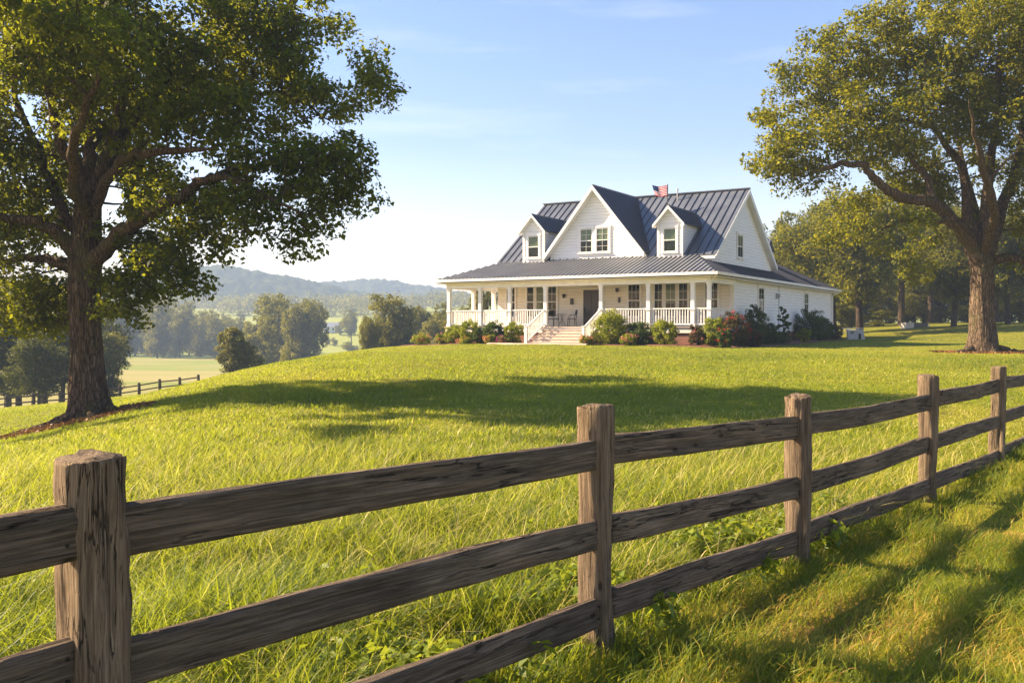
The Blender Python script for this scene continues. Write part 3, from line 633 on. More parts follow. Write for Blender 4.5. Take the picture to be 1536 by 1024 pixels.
for i, px in enumerate(range(1175, 1680, 46)):
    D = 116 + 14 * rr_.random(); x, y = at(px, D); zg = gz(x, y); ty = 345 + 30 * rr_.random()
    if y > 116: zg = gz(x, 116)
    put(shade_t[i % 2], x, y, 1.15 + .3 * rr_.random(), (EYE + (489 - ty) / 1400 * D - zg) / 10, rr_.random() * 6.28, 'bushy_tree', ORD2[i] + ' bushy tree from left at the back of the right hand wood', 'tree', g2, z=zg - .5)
for px, D, ty, hw, lab in [(1318, 90, 462, 24, 'low leafy bush at the wood edge left of the stone block'), (1452, 92, 455, 24, 'low yellow bush behind the right oak trunk'), (1530, 90, 440, 30, 'low sunlit bush at the right edge of the wood'), (1385, 104, 455, 30, 'low bush behind the stone block'), (1262, 96, 455, 26, 'low yellow bush seen under the tree by the back corner of the house')]:
    x, y = at(px, D); zg = gz(x, y); put(thick[0], x, y, hw / 1400 * D / 4, (EYE + (489 - ty) / 1400 * D - zg) / 10, rr_.random() * 6, 'bush', lab, 'bush')
for i, (px, D, ty, hw) in enumerate([(1192, 100, 410, 36), (1228, 108, 405, 36), (1276, 102, 420, 34), (1335, 104, 405, 40), (1372, 100, 425, 30), (1410, 106, 405, 44), (1475, 104, 400, 48), (1550, 100, 395, 48)]):
    x, y = at(px, D); zg = gz(x, y); put(thick[(i + 1) % 2], x, y, hw / 1400 * D / 4, (EYE + (489 - ty) / 1400 * D - zg) / 10, rr_.random() * 6, 'bushy_tree', ORD2[i] + ' sunlit sapling from left growing between the trunks of the wood', 'tree', 'low leafy trees between the trunks of the wood')
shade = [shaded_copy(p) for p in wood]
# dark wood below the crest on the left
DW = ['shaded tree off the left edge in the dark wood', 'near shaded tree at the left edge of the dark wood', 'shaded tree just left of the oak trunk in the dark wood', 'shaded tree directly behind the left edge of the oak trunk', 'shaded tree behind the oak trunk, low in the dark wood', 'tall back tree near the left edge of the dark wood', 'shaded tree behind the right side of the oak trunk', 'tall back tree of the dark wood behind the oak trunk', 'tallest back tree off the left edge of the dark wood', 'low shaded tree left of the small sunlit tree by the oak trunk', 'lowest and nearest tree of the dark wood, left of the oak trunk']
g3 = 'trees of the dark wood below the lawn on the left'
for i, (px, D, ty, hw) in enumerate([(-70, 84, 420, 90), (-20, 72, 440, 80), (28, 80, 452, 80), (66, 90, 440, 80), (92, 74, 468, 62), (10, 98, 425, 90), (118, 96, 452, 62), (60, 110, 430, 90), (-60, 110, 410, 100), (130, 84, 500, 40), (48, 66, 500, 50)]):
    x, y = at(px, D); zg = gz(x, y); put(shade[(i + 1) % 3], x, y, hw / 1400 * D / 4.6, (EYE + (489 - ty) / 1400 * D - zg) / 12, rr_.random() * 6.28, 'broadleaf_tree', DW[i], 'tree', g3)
x, y = at(158, 92); put(small, x, y, 1.0, (EYE + (489 - 500) / 1400 * 92 - gz(x, y)) / 8, .5, 'lawn_edge_tree', 'small sunlit tree at the right end of the dark wood, beside the left oak trunk')
# valley trees
def vt(p, px, D, ty, hw, lab, group=None, name='valley_tree', base=14, rc=5.2):
    x, y = at(px, D); zg = gz(x, y); put(p, x, y, hw / 1400 * D / rc, (EYE + (489 - ty) / 1400 * D - zg) / base, rr_.random() * 6.28, name, lab, 'tree', group)
vt(juniper, 352, 82, 480, 44, 'dense olive juniper standing alone at the edge of the lawn slope', name='juniper_tree', base=6, rc=2.3)
vt(dense[0], 410, 205, 443, 48, 'taller left one of the pair of hazy trees in the middle of the valley', base=9, rc=4.2)
vt(dense[1], 456, 195, 450, 40, 'broad right one of the pair of hazy trees in the middle of the valley', base=9, rc=4.2)
vt(far[2], 392, 180, 474, 30, 'lower bluish tree in front of the pair of hazy valley trees')
vt(dense[0], 585, 118, 444, 42, 'large dark green tree rising behind the lawn crest left of the house', base=9, rc=4.2)
vt(dense[1], 552, 112, 474, 20, 'smaller round tree at the left foot of the large dark green tree', base=9, rc=4.2)
vt(dense[1], 632, 150, 460, 24, 'hazy tree between the large dark green tree and the porch', base=9, rc=4.2)
vt(far[2], 658, 142, 452, 28, 'hazy tree just left of the porch corner')
vt(far[1], 684, 118, 458, 34, 'tree seen through the first opening of the porch')
vt(far[0], 722, 104, 412, 30, 'tall tree seen through the left side of the porch')
vt(wood[1], 527, 395, 464, 14, 'lone slim tree on the bright field between the two big valley trees', base=12, rc=4.6)
g4 = 'hazy trees along the far side of the valley field'
ORD = ['first', 'second', 'third', 'fourth', 'fifth', 'sixth', 'seventh', 'eighth', 'ninth', 'tenth', 'eleventh', 'twelfth', 'thirteenth', 'fourteenth', 'fifteenth', 'sixteenth', 'seventeenth', 'eighteenth', 'nineteenth', 'twentieth']
for i, px in enumerate(range(128, 372, 13)):
    vt(far[i % 3], px + rr_.uniform(-4, 4), 330 + rr_.uniform(-30, 30), 446 + 12 * rr_.random() + (max(0, px - 270) * .28), 19 + 5 * rr_.random(), ORD[i] + ' hazy tree from left in the row beyond the valley field', g4)
for px, D, ty, hw, lab in [(361, 520, 466, 6, 'tiny round tree on the far bright pasture'), (336, 500, 468, 4, 'tiny tree left of the round one on the far bright pasture'), (491, 410, 505, 5, 'small dark bush below the far white farmhouse'), (501, 405, 506, 5, 'small bush right below the far white farmhouse'), (510, 440, 482, 7, 'small tree beside the far white farmhouse'), (432, 150, 521, 9, 'low bush in the field before the pair of hazy trees'), (525, 330, 512, 12, 'brown hedge bush in front of the lone slim tree')]:
    x, y = at(px, D); zg = gz(x, y); put(thick[1], x, y, hw / 1400 * D / 4, max(.12, (EYE + (489 - ty) / 1400 * D - zg) / 10), rr_.random() * 6, 'bush', lab, 'bush')
# distant wooded slopes
C = []
for k in range(1500):
    px = rs.uniform(-250, 760); D = rs.choice([620, 700, 790, 860]) + rs.uniform(-30, 30)
    if vnoise(px, D, 60, 5) < .42 and D < 760: continue
    x, y = at(px, D); C.append((x, y, gz(x, y) + rs.uniform(2, 8)))
C = np.array(C); V, Fq, t = leaf_cloud(C, 7 * (.6 + .6 * rs.rand(len(C))), 70, 1.7, rs, flat=.95)
tag(link('distant_wood', mesh_np('distant_wood', V, Fq, M['leaf_far'], {'tint': ('FACE', t)})), 'hazy blue woodland at the foot of the far hills', 'woodland', kind='stuff')

# far farmhouse
x, y = at(499, 450); fh = empty('farmhouse', (x, y, gz(x, y)), .3); tag(fh, 'tiny white farmhouse far off in the valley', 'house')
m_ = MB(); m_.box(-4.2, 4.2, -2.4, 2.4, -.6, 2.4); m_.prism([(-4.2, -2.39, 2.4), (-4.2, 2.39, 2.4), (-4.2, 0, 4.2)], (8.4, 0, 0)); m_.build('wall', M['white'], fh)
m_ = MB(); m_.prism([(-4.6, -2.8, 2.25), (-4.6, 0, 4.35), (-4.6, 0, 4.55), (-4.6, -3, 2.3)], (9.2, 0, 0)); m_.prism([(-4.6, 2.8, 2.25), (-4.6, 0, 4.35), (-4.6, 0, 4.55), (-4.6, 3, 2.3)], (9.2, 0, 0)); m_.build('roof', M['grey_box'], fh)
for wx in (-2.5, 0, 2.5):
    m_ = MB(); m_.box(wx - .4, wx + .4, -2.46, -2.41, .8, 1.9); m_.build('window', M['inside'], fh)

# ------------------------------------------------------------------ the house
A = R(31.3); HX, HY = 9.93, 47.0; ZB = .70
house = empty('farmhouse', (HX, HY, ZB), -A); tag(house, 'white two storey farmhouse with blue metal roofs and a wraparound porch', 'house')
def hb(mb, name, mats, parent=None, **k): return mb.build(name, mats, parent or house, off=(0, 0, -ZB), **k)
def hw_(x, y):  # house coordinates to world
    return HX + x * math.cos(A) + y * math.sin(A), HY - x * math.sin(A) + y * math.cos(A)
FL = 1.72; ZE = 4.47
# foundation and deck
m_ = MB(); m_.box(-16.05, .08, -.06, 3.6, .3, 1.40); m_.box(-14.85, -.04, 3.6, 26.86, .3, 1.40); m_.box(-16.05, -14.85, 3.6, 12, .3, 1.4); hb(m_, 'foundation', M['brick'])
m_ = MB(); m_.box(-16.15, .16, -.14, 3.7, 1.40, FL - .04); m_.box(-16.15, -14.9, 3.7, 12.1, 1.40, FL - .04); hb(m_, 'deck_skirt', M['cream'])
m_ = MB()
for k in range(int(16.4 / .14)):
    xx = -16.18 + k * .14; m_.box(xx, xx + .134, -.2, 3.7, FL - .04, FL)
m_.box(-16.18, -14.9, 3.7, 12.12, FL - .04, FL); hb(m_, 'porch_floor', M['deck'])
# walls
def wall_poly(pts, d, name, mt, label=None):
    m = MB(); m.prism(pts, d); o = hb(m, name, mt)
    if label: o['label'] = label
    return o
wall_poly([(-14.9, 3.7, 1.40), (0, 3.7, 1.40), (0, 3.7, 4.6), (-14.9, 3.7, 4.6)], (0, .2, 0), 'porch_wall', M['porch_siding'])
wall_poly([(0, 3.7, 1.40), (0, 26.9, 1.40), (0, 26.9, 4.6), (0, 3.7, 4.6)], (-.2, 0, 0), 'side_wall', M['siding'])
wall_poly([(-14.9, 3.9, 1.40), (-14.9, 26.9, 1.40), (-14.9, 26.9, 4.6), (-14.9, 3.9, 4.6)], (.2, 0, 0), 'side_wall', M['siding'])
wall_poly([(-14.7, 26.9, 1.40), (-.2, 26.9, 1.40), (-.2, 26.9, 4.6), (-14.7, 26.9, 4.6)], (0, -.2, 0), 'back_wall', M['siding'])
RZ = 9.80; SL = (RZ - 5.6) / (8.85 - 2.95)
def roof_z(y): return 5.6 + SL * (y - 2.95) if y < 8.85 else RZ - SL * (y - 8.85)
for x0, sgn in ((-1.0, -1), (-14.2, 1)):
    wall_poly([(x0, 3.15, 4.9), (x0, 14.55, 4.9), (x0, 14.55, roof_z(14.55) - .16), (x0, 8.85, RZ - .16), (x0, 3.15, roof_z(3.15) - .16)], (sgn * .2, 0, 0), 'gable_wall', M['siding'])
GXc = -7.85; gs = (9.8 - 5.86) / 3.2
def gzr(x): return 9.8 - gs * abs(x - GXc)
wall_poly([(GXc - 2.95, 3.0, 5.3), (GXc + 2.95, 3.0, 5.3), (GXc + 2.95, 3.0, gzr(GXc + 2.95) - .14), (GXc, 3.0, 9.8 - .2), (GXc - 2.95, 3.0, gzr(GXc - 2.95) - .14)], (0, .2, 0), 'gable_wall', M['siding'])

def roof_plane(parent, poly, e, name, rib, rw=.05, rh=.045, th=.10, mats=None):
    """metal roof sheet (top face = poly) with standing seams running up the slope; e = direction along the eave"""
    P = [Vector(p) for p in poly]; n = Vector((0, 0, 0))
    for i in range(len(P)): n += P[i].cross(P[(i + 1) % len(P)])
    n.normalize()
    if n.z < 0: n = -n
    e = Vector(e).normalized(); s = n.cross(e).normalized()
    m = MB(); m.prism(P, -n * th)
    es = [(p - P[0]).dot(e) for p in P]; ss = [(p - P[0]).dot(s) for p in P]
    k = min(es) + rib * .5
    while k < max(es):
        hit = []
        for i in range(len(P)):
            j = (i + 1) % len(P)
            if (es[i] - k) * (es[j] - k) < 0:
                t = (k - es[i]) / (es[j] - es[i]); hit.append(ss[i] + t * (ss[j] - ss[i]))
        if len(hit) >= 2:
            a, b_ = min(hit), max(hit)
            if b_ - a > .1:
                c = P[0] + e * k + s * (a + b_) / 2 + n * (rh / 2 - .005)
                m.obox(c, s * (b_ - a) / 2, e * rw / 2, n * (rh / 2 + .005), 1)
        k += rib
    return hb(m, name, mats or [M['roof'], M['roof_rib']], parent)
# low wraparound roof
hipx = .5 - .64 * 4.25; fz = 4.47 + .32 * 4.25
roof_plane(None, [(-16.5, -.55, ZE), (.5, -.55, ZE), (hipx, 3.7, fz), (-16.5 + .64 * 4.25, 3.7, fz)], (1, 0, 0), 'porch_roof', .27, .085, .05, mats=[M['roof'], M['roof_pale']])
zr_ = ZE + 4.25
roof_plane(None, [(.5, -.55, ZE), (.5, 27.4, ZE), (-8, 18.9, 8.72), (-8, 15.5, 8.72), (hipx, 3.7, ZE + .5 * .64 * 4.25)], (0, 1, 0), 'side_roof', .42)
roof_plane(None, [(-16.5, -.55, ZE), (-16.5, 27.4, ZE), (-8, 18.9, 8.72), (-8, 15.5, 8.72), (-16.5 + .64 * 4.25, 3.7, ZE + .5 * .64 * 4.25)], (0, 1, 0), 'side_roof', .42)
roof_plane(None, [(.5, 27.4, ZE), (-16.5, 27.4, ZE), (-8, 18.9, 8.72)], (1, 0, 0), 'back_roof', .42)
# main roof
roof_plane(None, [(-14.5, 2.95, 5.6), (-.7, 2.95, 5.6), (-.7, 8.85, RZ), (-14.5, 8.85, RZ)], (1, 0, 0), 'main_roof', .46, .036, .05)
roof_plane(None, [(-14.5, 14.75, 5.6), (-.7, 14.75, 5.6), (-.7, 8.85, RZ), (-14.5, 8.85, RZ)], (1, 0, 0), 'main_roof', .46, .036, .05)
m_ = MB(); m_.obox((-7.6, 8.85, RZ + .035), (6.95, 0, 0), (0, .14, 0), (0, 0, .03)); hb(m_, 'ridge_cap', M['roof'])
# front cross gable
for sgn in (1, -1):
    roof_plane(None, [(GXc, 2.6, 9.8), (GXc + sgn * 3.2, 2.6, 5.86), (GXc + sgn * 3.2, 3.36, 5.86), (GXc, 9.0, 9.8)], (0, 1, 0), 'gable_roof', .28, .085, .05)
# rake boards and soffits
def rake(parent, apex, foot, into, w=.24, t=.05, drop=.03):
    """white board under a roof edge from apex to foot; 'into' = direction towards the wall"""
    a, f, i = Vector(apex), Vector(foot), Vector(into)
    d = Vector((0, 0, -1)); m = MB(); a = a - Vector((0, 0, drop)); f = f - Vector((0, 0, drop))
    m.prism([a + i * -t, f + i * -t, f + i * -t + d * w, a + i * -t + d * w], i * (t + .02))
    m.prism([a + d * (w - .06), f + d * (w - .06), f + d * (w - .02), a + d * (w - .02)], i * .42)
    return hb(m, 'rake_board', M['white'], parent)
for sgn in (1, -1): rake(None, (GXc, 2.6, 9.8), (GXc + sgn * 3.2, 2.6, 5.86), (0, 1, 0), .26)
for x0, i in ((-.7, -1), (-14.5, 1)):
    rake(None, (x0, 8.85, RZ), (x0, 2.95, 5.6), (i, 0, 0), .30); rake(None, (x0, 8.85, RZ), (x0, 14.75, 5.6), (i, 0, 0), .30)
m_ = MB(); m_.box(-14.5, -11.2, 2.88, 2.98, 5.36, 5.52); m_.box(-4.5, -.7, 2.88, 2.98, 5.36, 5.52); m_.box(-14.4, -.8, 2.98, 3.3, 5.34, 5.38); hb(m_, 'main_fascia', M['white'])
# gutter, fascia, soffit of the low roof
m_ = MB()
for (x0, x1, y0, y1) in ((-16.66, .66, -.70, -.56), (.52, .66, -.56, 27.55), (-16.66, -16.52, -.56, 27.55), (-16.52, .52, 27.41, 27.55)): m_.box(x0, x1, y0, y1, ZE - .15, ZE - .01)
hb(m_, 'gutter', M['white'])
m_ = MB(); m_.box(-16.5, .5, -.54, 3.68, ZE - .24, ZE - .20); m_.box(.02, .5, 3.72, 27.38, ZE - .24, ZE - .20); m_.box(-16.5, -14.92, 3.72, 27.38, ZE - .24, ZE - .20); hb(m_, 'soffit', M['cream'])
m_ = MB()
for k in range(56): m_.box(.06, .46, 4.0 + k * .42, 4.09 + k * .42, ZE - .27, ZE - .245)
hb(m_, 'soffit_brackets', M['white'])
# porch beam
m_ = MB(); m_.box(-16.1, .13, -.13, .13, 4.13, 4.225); m_.box(-.13, .13, .13, 3.7, 4.13, 4.225); m_.box(-16.1, -15.85, .13, 12, 4.13, 4.225)
m_.box(-16.08, .11, -.11, .11, 3.95, 4.13); m_.box(-.11, .11, .11, 3.7, 3.95, 4.13); m_.box(-16.08, -15.87, .11, 12, 3.95, 4.13); hb(m_, 'porch_beam', M['white'])
def column(x, y, ztop=3.95):
    m = MB(); m.box(x - .10, x + .10, y - .10, y + .10, FL + .0, ztop); m.box(x - .13, x + .13, y - .13, y + .13, FL, FL + .16); m.box(x - .125, x + .125, y - .125, y + .125, ztop - .12, ztop - .002)
    m.box(x - .135, x + .135, y - .135, y + .135, FL + .86, FL + .95); return hb(m, 'column', M['white'])
cols = [0, -.86, -3.28, -6.01, -9.43, -11.76, -13.76, -15.97]
for x in cols: column(x, 0)
for y in (2.6, 4.9, 7.4, 9.9): column(-15.97, y)
m_ = MB(); m_.box(-.12, .13, 3.5, 3.72, 1.4, 3.95); hb(m_, 'corner_board', M['white'])
m_ = MB(); m_.box(.005, .05, 3.73, 3.95, 1.42, 4.2); hb(m_, 'corner_board', M['white'])
m_ = MB(); m_.box(.005, .05, 26.72, 26.93, 1.42, 4.2); hb(m_, 'corner_board', M['white'])
def railing(a, b_, z0=FL, h=.93):
    a = Vector((*a, 0)); b_ = Vector((*b_, 0)); L = (b_ - a).length; d = (b_ - a) / L; m = MB()
    m.bar(a + Vector((0, 0, z0 + h)), b_ + Vector((0, 0, z0 + h)), .09, .06); m.bar(a + Vector((0, 0, z0 + .13)), b_ + Vector((0, 0, z0 + .13)), .06, .06)
    k = int(L / .145)
    for i in range(1, k): 
        p = a + d * L * i / k; m.box(p.x - .022, p.x + .022, p.y - .022, p.y + .022, z0 + .16, z0 + h - .03)
    return hb(m, 'railing', M['white'])
for i in range(len(cols) - 1):
    if i == 3: continue
    railing((cols[i] - .12, 0), (cols[i + 1] + .12, 0))
railing((0, .12), (0, 3.48))
ys = [0, 2.6, 4.9, 7.4, 9.9]
for i in range(4): railing((-15.97, ys[i] + .12), (-15.97, ys[i + 1] - .12))
# steps
m_ = MB(); nst = 6; rise = (FL - .76) / nst; run = .37
for k in range(nst):
    zt = FL - rise * (k + 1) if k else FL - rise
    y1 = -.2 - run * k; y0 = y1 - run
    m_.box(-9.35, -6.1, y0, -.2, .5, FL - rise * (k + 1) - .035, 1); m_.box(-9.4, -6.05, y0 - .03, y1, FL - rise * (k + 1) - .035, FL - rise * (k + 1))
    if k == nst - 2: break
hb(m_, 'steps', [M['deck'], M['riser']])
yb = -.2 - run * (nst - 1) - .05
for x in (-9.46, -6.0):
    m = MB(); gz0 = .72
    m.box(x - .07, x + .07, yb - .07, yb + .07, .5, gz0 + 1.0); m.box(x - .09, x + .09, yb - .09, yb + .09, gz0 + 1.0, gz0 + 1.04)
    top = Vector((x, -.1, FL + .93)); bot = Vector((x, yb, gz0 + .93)); m.bar(bot, top, .08, .07); m.bar(bot - Vector((0, 0, .78)), top - Vector((0, 0, .78)), .06, .07)
    for i in range(1, 14):
        p = bot.lerp(top, i / 14); m.box(x - .02, x + .02, p.y - .02, p.y + .02, p.z - .76, p.z)
    hb(m, 'stair_railing', M['white'])

# windows
def window(parent, o, r, n, w, h, cols_=3, rows=4, curtain=.0, tall_trim=.10, half=True, split=None):
    """o = lower left corner on the wall, r = direction along the wall, n = outward normal"""
    o, r, n = Vector(o), Vector(r), Vector(n); u = Vector((0, 0, 1))
    def B(m, a, b_, c, d, t0, t1, mi=0):  # rectangle a..b along r, c..d up, t0..t1 outwards
        m.obox(o + r * (a + b_) / 2 + u * (c + d) / 2 + n * (t0 + t1) / 2, r * (b_ - a) / 2, u * (d - c) / 2, n * (t1 - t0) / 2, mi)
    T = tall_trim; m = MB()
    B(m, -T, 0, -.02, h + .02, .004, .06); B(m, w, w + T, -.02, h + .02, .004, .06); B(m, -T - .03, w + T + .03, h + .02, h + .02 + T * 1.1, .004, .075); B(m, -T - .04, w + T + .04, -.08, -.02, .004, .10)
    B(m, 0, w, h / 2 - .025, h / 2 + .025, .03, .055); B(m, 0, .035, 0, h, .03, .05); B(m, w - .035, w, 0, h, .03, .05); B(m, .035, w - .035, 0, .05, .03, .05); B(m, .035, w - .035, h - .04, h, .03, .05)
    for i in range(1, cols_): B(m, w * i / cols_ - .007, w * i / cols_ + .007, .05, h - .04, .032, .046)
    for j in range(1, rows):
        if abs(j / rows - .5) < .01: continue
        B(m, .035, w - .035, h * j / rows - .007, h * j / rows + .007, .033, .045)
    fr = hb(m, 'window', M['white'], parent)
    m = MB(); B(m, 0, w, 0, h, .004, .008); hb(m, 'unlit_room_sheet', M['inside'], fr)  # thin dark sheet on the wall, painted darkness of the unlit room
    if curtain:
        m = MB(); k = 14
        for i in range(k):
            a = w * i / k; B(m, a, a + w / k * .93, h * (1 - curtain), h, .011, .013 + .004 * (i % 2))
        hb(m, 'curtain', M['blind'], fr)
    m = MB(); B(m, 0, w, 0, h, .022, .026); hb(m, 'pane', M['glass'], fr)
    return fr
PN = (0, -1, 0); PR = (1, 0, 0)
wy = 3.7; wz0, wh = 2.28, 1.85
window(None, (-14.25, wy, wz0), PR, PN, .62, wh, 2, 4)
window(None, (-12.8, wy, wz0), PR, PN, .50, wh, 1, 4); window(None, (-12.15, wy, wz0), PR, PN, .62, wh, 1, 4, 1.0, .09); window(None, (-11.36, wy, wz0), PR, PN, .62, wh, 2, 4)
window(None, (-6.10, wy, wz0), PR, PN, .74, wh, 3, 4)
window(None, (-4.50, wy, wz0), PR, PN, .50, wh, 2, 4); window(None, (-3.84, wy, wz0), PR, PN, .62, wh, 2, 4, .6, .09); window(None, (-3.06, wy, wz0), PR, PN, .54, wh, 2, 4)
window(None, (-1.54, wy, wz0), PR, PN, .74, wh, 3, 4)
window(None, (-8.80, 3.0, 5.98), PR, PN, .76, 1.36, 2, 4, .5, .13); window(None, (-7.77, 3.0, 5.98), PR, PN, .76, 1.36, 2, 4, .5, .13)
SN = (1, 0, 0); SR = (0, 1, 0)
window(None, (-1.0, 7.55, 5.72), SR, SN, .95, 1.30, 2, 2, .5, .12)
window(None, (0, 8.35, 2.55), SR, SN, 1.05, 1.42, 2, 4, .0, .12); window(None, (0, 18.9, 2.55), SR, SN, 1.0, 1.42, 2, 4, .45, .12)
# door
m_ = MB(); m_.box(-9.06, -8.94, 3.62, 3.695, FL, 4.0); m_.box(-7.76, -7.64, 3.62, 3.695, FL, 4.0); m_.box(-9.1, -7.6, 3.60, 3.695, 3.86, 4.02); fr = hb(m_, 'door_frame', M['cream'])
m_ = MB(); m_.box(-8.94, -7.76, 3.66, 3.69, FL + .02, 3.86)
for a, b_, c, d in ((-8.84, -8.42, 1.9, 2.6), (-8.28, -7.86, 1.9, 2.6), (-8.84, -8.42, 2.75, 3.72), (-8.28, -7.86, 2.75, 3.72)): m_.box(a, b_, 3.645, 3.66, c, d)
dr = hb(m_, 'door', M['door'])
m_ = MB(); m_.box(-8.90, -8.86, 3.60, 3.64, 2.55, 2.85); hb(m_, 'door_handle', M['black'], dr)
def lantern(x, z):
    m = MB(); m.box(x - .05, x + .05, 3.64, 3.69, z - .08, z + .08); m.bar((x, 3.66, z), (x, 3.52, z + .02), .03, .03); m.tube([(x, 3.52, z - .14), (x, 3.52, z + .06), (x, 3.52, z + .12)], [.05, .085, .02], 8); hb(m, 'wall_lantern', M['dark_metal'])
lantern(-10.2, 3.55); lantern(-6.75, 3.95 - .12)
m_ = MB(); m_.box(-9.78, -9.62, 3.58, 3.69, 3.02, 3.38); hb(m_, 'mailbox', M['dark_metal'])
m_ = MB(); m_.box(-6.72, -6.58, 3.62, 3.69, 3.1, 3.4); m_.box(-6.69, -6.61, 3.60, 3.62, 3.14, 3.36); hb(m_, 'house_plaque', M['dark_metal'])
m_ = MB(); m_.box(.005, .14, 12.0, 12.35, 3.45, 3.75); m_.tube([(.14, 12.18, 3.6), (.22, 12.18, 3.6)], .11, 12); hb(m_, 'electric_meter', M['grey_box'])
m_ = MB(); m_.tube([(.04, 12.6, 1.0), (.04, 12.6, 4.2)], .022, 6); hb(m_, 'conduit', M['grey_box'])
m_ = MB(); m_.tube([(.59, 26.9, 4.34), (.5, 26.95, 4.22), (.12, 26.98, 4.05), (.10, 26.98, 3.9), (.10, 26.98, .9)], .045, 8); hb(m_, 'downspout', M['white'])
m_ = MB(); m_.tube([(.56, -.48, 4.34), (.4, -.3, 4.2), (.16, -.16, 4.05)], .045, 8); hb(m_, 'downspout', M['white'])
# dormers
def dormer(cx, y0, zb, hw, rw, ze, za, ybk, nm='dormer'):
    """front dormer facing -Y"""
    D_ = empty(nm, (0, 0, 0)); D_.parent = house
    sl = (za - ze) / rw; zt = lambda dx: za - sl * dx - .13
    m = MB(); m.prism([(cx - hw, y0, zb), (cx + hw, y0, zb), (cx + hw, y0, zt(hw)), (cx, y0, za - .14), (cx - hw, y0, zt(hw))], (0, ybk - y0, 0)); hb(m, 'dormer_wall', M['siding'], D_)
    ym = 2.95 + (za - 5.6) / SL; ye = 2.95 + (ze - 5.6) / SL
    for s in (1, -1):
        roof_plane(D_, [(cx, y0 - .28, za), (cx + s * rw, y0 - .28, ze), (cx + s * rw, ye + .1, ze), (cx, ym + .15, za)], (0, 1, 0), 'dormer_roof', .26, .05, .04, .07)
        rake(D_, (cx, y0 - .28, za), (cx + s * rw, y0 - .28, ze), (0, 1, 0), .17, .04)
    m = MB()
    for s in (1, -1): m.box(cx + s * hw - .07, cx + s * hw + .07, y0 - .03, y0 + .1, zb, zt(hw) - .02)
    m.box(cx - hw + .07, cx + hw - .07, y0 - .03, y0 - .003, zb, zb + .18); hb(m, 'corner_board', M['white'], D_)
    w = window(D_, (cx - .36, y0, zb + .42), PR, PN, .72, 1.28, 1, 2, .55, .11)
    for c in list(w.children): c.parent = D_      # keep thing > part > sub-part
    return D_
dormer(-3.2, 2.75, 5.38, .68, .92, 7.32, 8.33, 5.6); dormer(-11.78, 2.75, 5.38, .68, .92, 7.35, 8.38, 5.6)
# rear dormer on the side roof, facing right
D_ = empty('rear_dormer', (0, 0, 0)); D_.parent = house
cy, xo = 19.6, -2.7; zb = 5.9
m_ = MB(); m_.prism([(xo, cy - .8, zb), (xo, cy + .8, zb), (xo, cy + .8, 7.0), (xo, cy, 7.65), (xo, cy - .8, 7.0)], (-2.6, 0, 0)); hb(m_, 'dormer_wall', M['siding'], D_)
for s in (1, -1): roof_plane(D_, [(xo + .25, cy, 7.8), (xo + .25, cy + s * 1.0, 6.98), (xo - 2.3, cy + s * 1.0, 6.98), (xo - 4, cy, 7.8)], (1, 0, 0), 'dormer_roof', .3, .05, .04, .07)
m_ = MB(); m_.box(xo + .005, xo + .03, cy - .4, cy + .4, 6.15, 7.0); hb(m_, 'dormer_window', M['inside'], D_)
m_ = MB(); m_.tube([(-4.9, 8.2, 9.2), (-4.9, 8.2, 9.98)], .04, 8); m_.tube([(-4.9, 8.2, 9.98), (-4.9, 8.2, 10.06)], [.07, .05], 8); hb(m_, 'vent_pipe', M['grey_box'])

# flag on its pole above the right dormer
fx_, fy_ = hw_(-4.9, 6.6)
fz0 = 5.6 + SL * (6.6 - 2.95)
fl = empty('flag', (fx_, fy_, fz0)); tag(fl, 'striped flag with a blue canton flying from a short pole above the roof', 'flag')
# pole stands at px 1011; cloth flies to the left
m_ = MB(); m_.tube([(0, 0, -.1), (0, 0, 9.86 - fz0 + .2)], .03, 8); m_.tube([(0, 0, 10.05 - fz0), (0, 0, 10.12 - fz0)], [.05, .02], 8); m_.build('flagpole', M['dark_metal'], fl)
FLg = []
def flag_pt(u, v):  # u 0..1 from the pole, v 0..1 downward
    L, Hh = 1.0, .60
    x = -u * L * .94; y = -.25 * u * L + .07 * math.sin(u * 9 + v * 1.2) * u; z = 10.0 - fz0 - v * Hh - .05 * u + .04 * math.sin(u * 7 + 1) + .03 * u * u
    x += .16 * u * v
    return (x, y, z)
m_ = MB(); nu, nv = 26, 13
for i in range(nu):
    for j in range(nv):
        u0, u1, v0, v1 = i / nu, (i + 1) / nu, j / nv, (j + 1) / nv
        canton = u0 >= .60 - 1e-6 and j < 7
        m_.add([flag_pt(u0, v0), flag_pt(u1, v0), flag_pt(u1, v1), flag_pt(u0, v1)], [(0, 1, 2, 3)], 2 if canton else (0 if j % 2 == 0 else 1))
for r_ in range(5):      # small white stars in the canton
    for c_ in range(6 - r_ % 2):
        u = .64 + (c_ + .5 * (r_ % 2)) * .06; v = .06 + r_ * .105; p = flag_pt(u, v)
        st = [];
        for k in range(10):
            rr2 = .017 if k % 2 == 0 else .007; t = k * math.pi / 5
            st.append((p[0] + rr2 * math.sin(t), p[1] - .012, p[2] + rr2 * math.cos(t)))
        m_.add(st, [tuple(range(10))], 1)
m_.build('flag_cloth', [M['flag_red'], M['flag_white'], M['flag_blue']], fl, recalc=False)

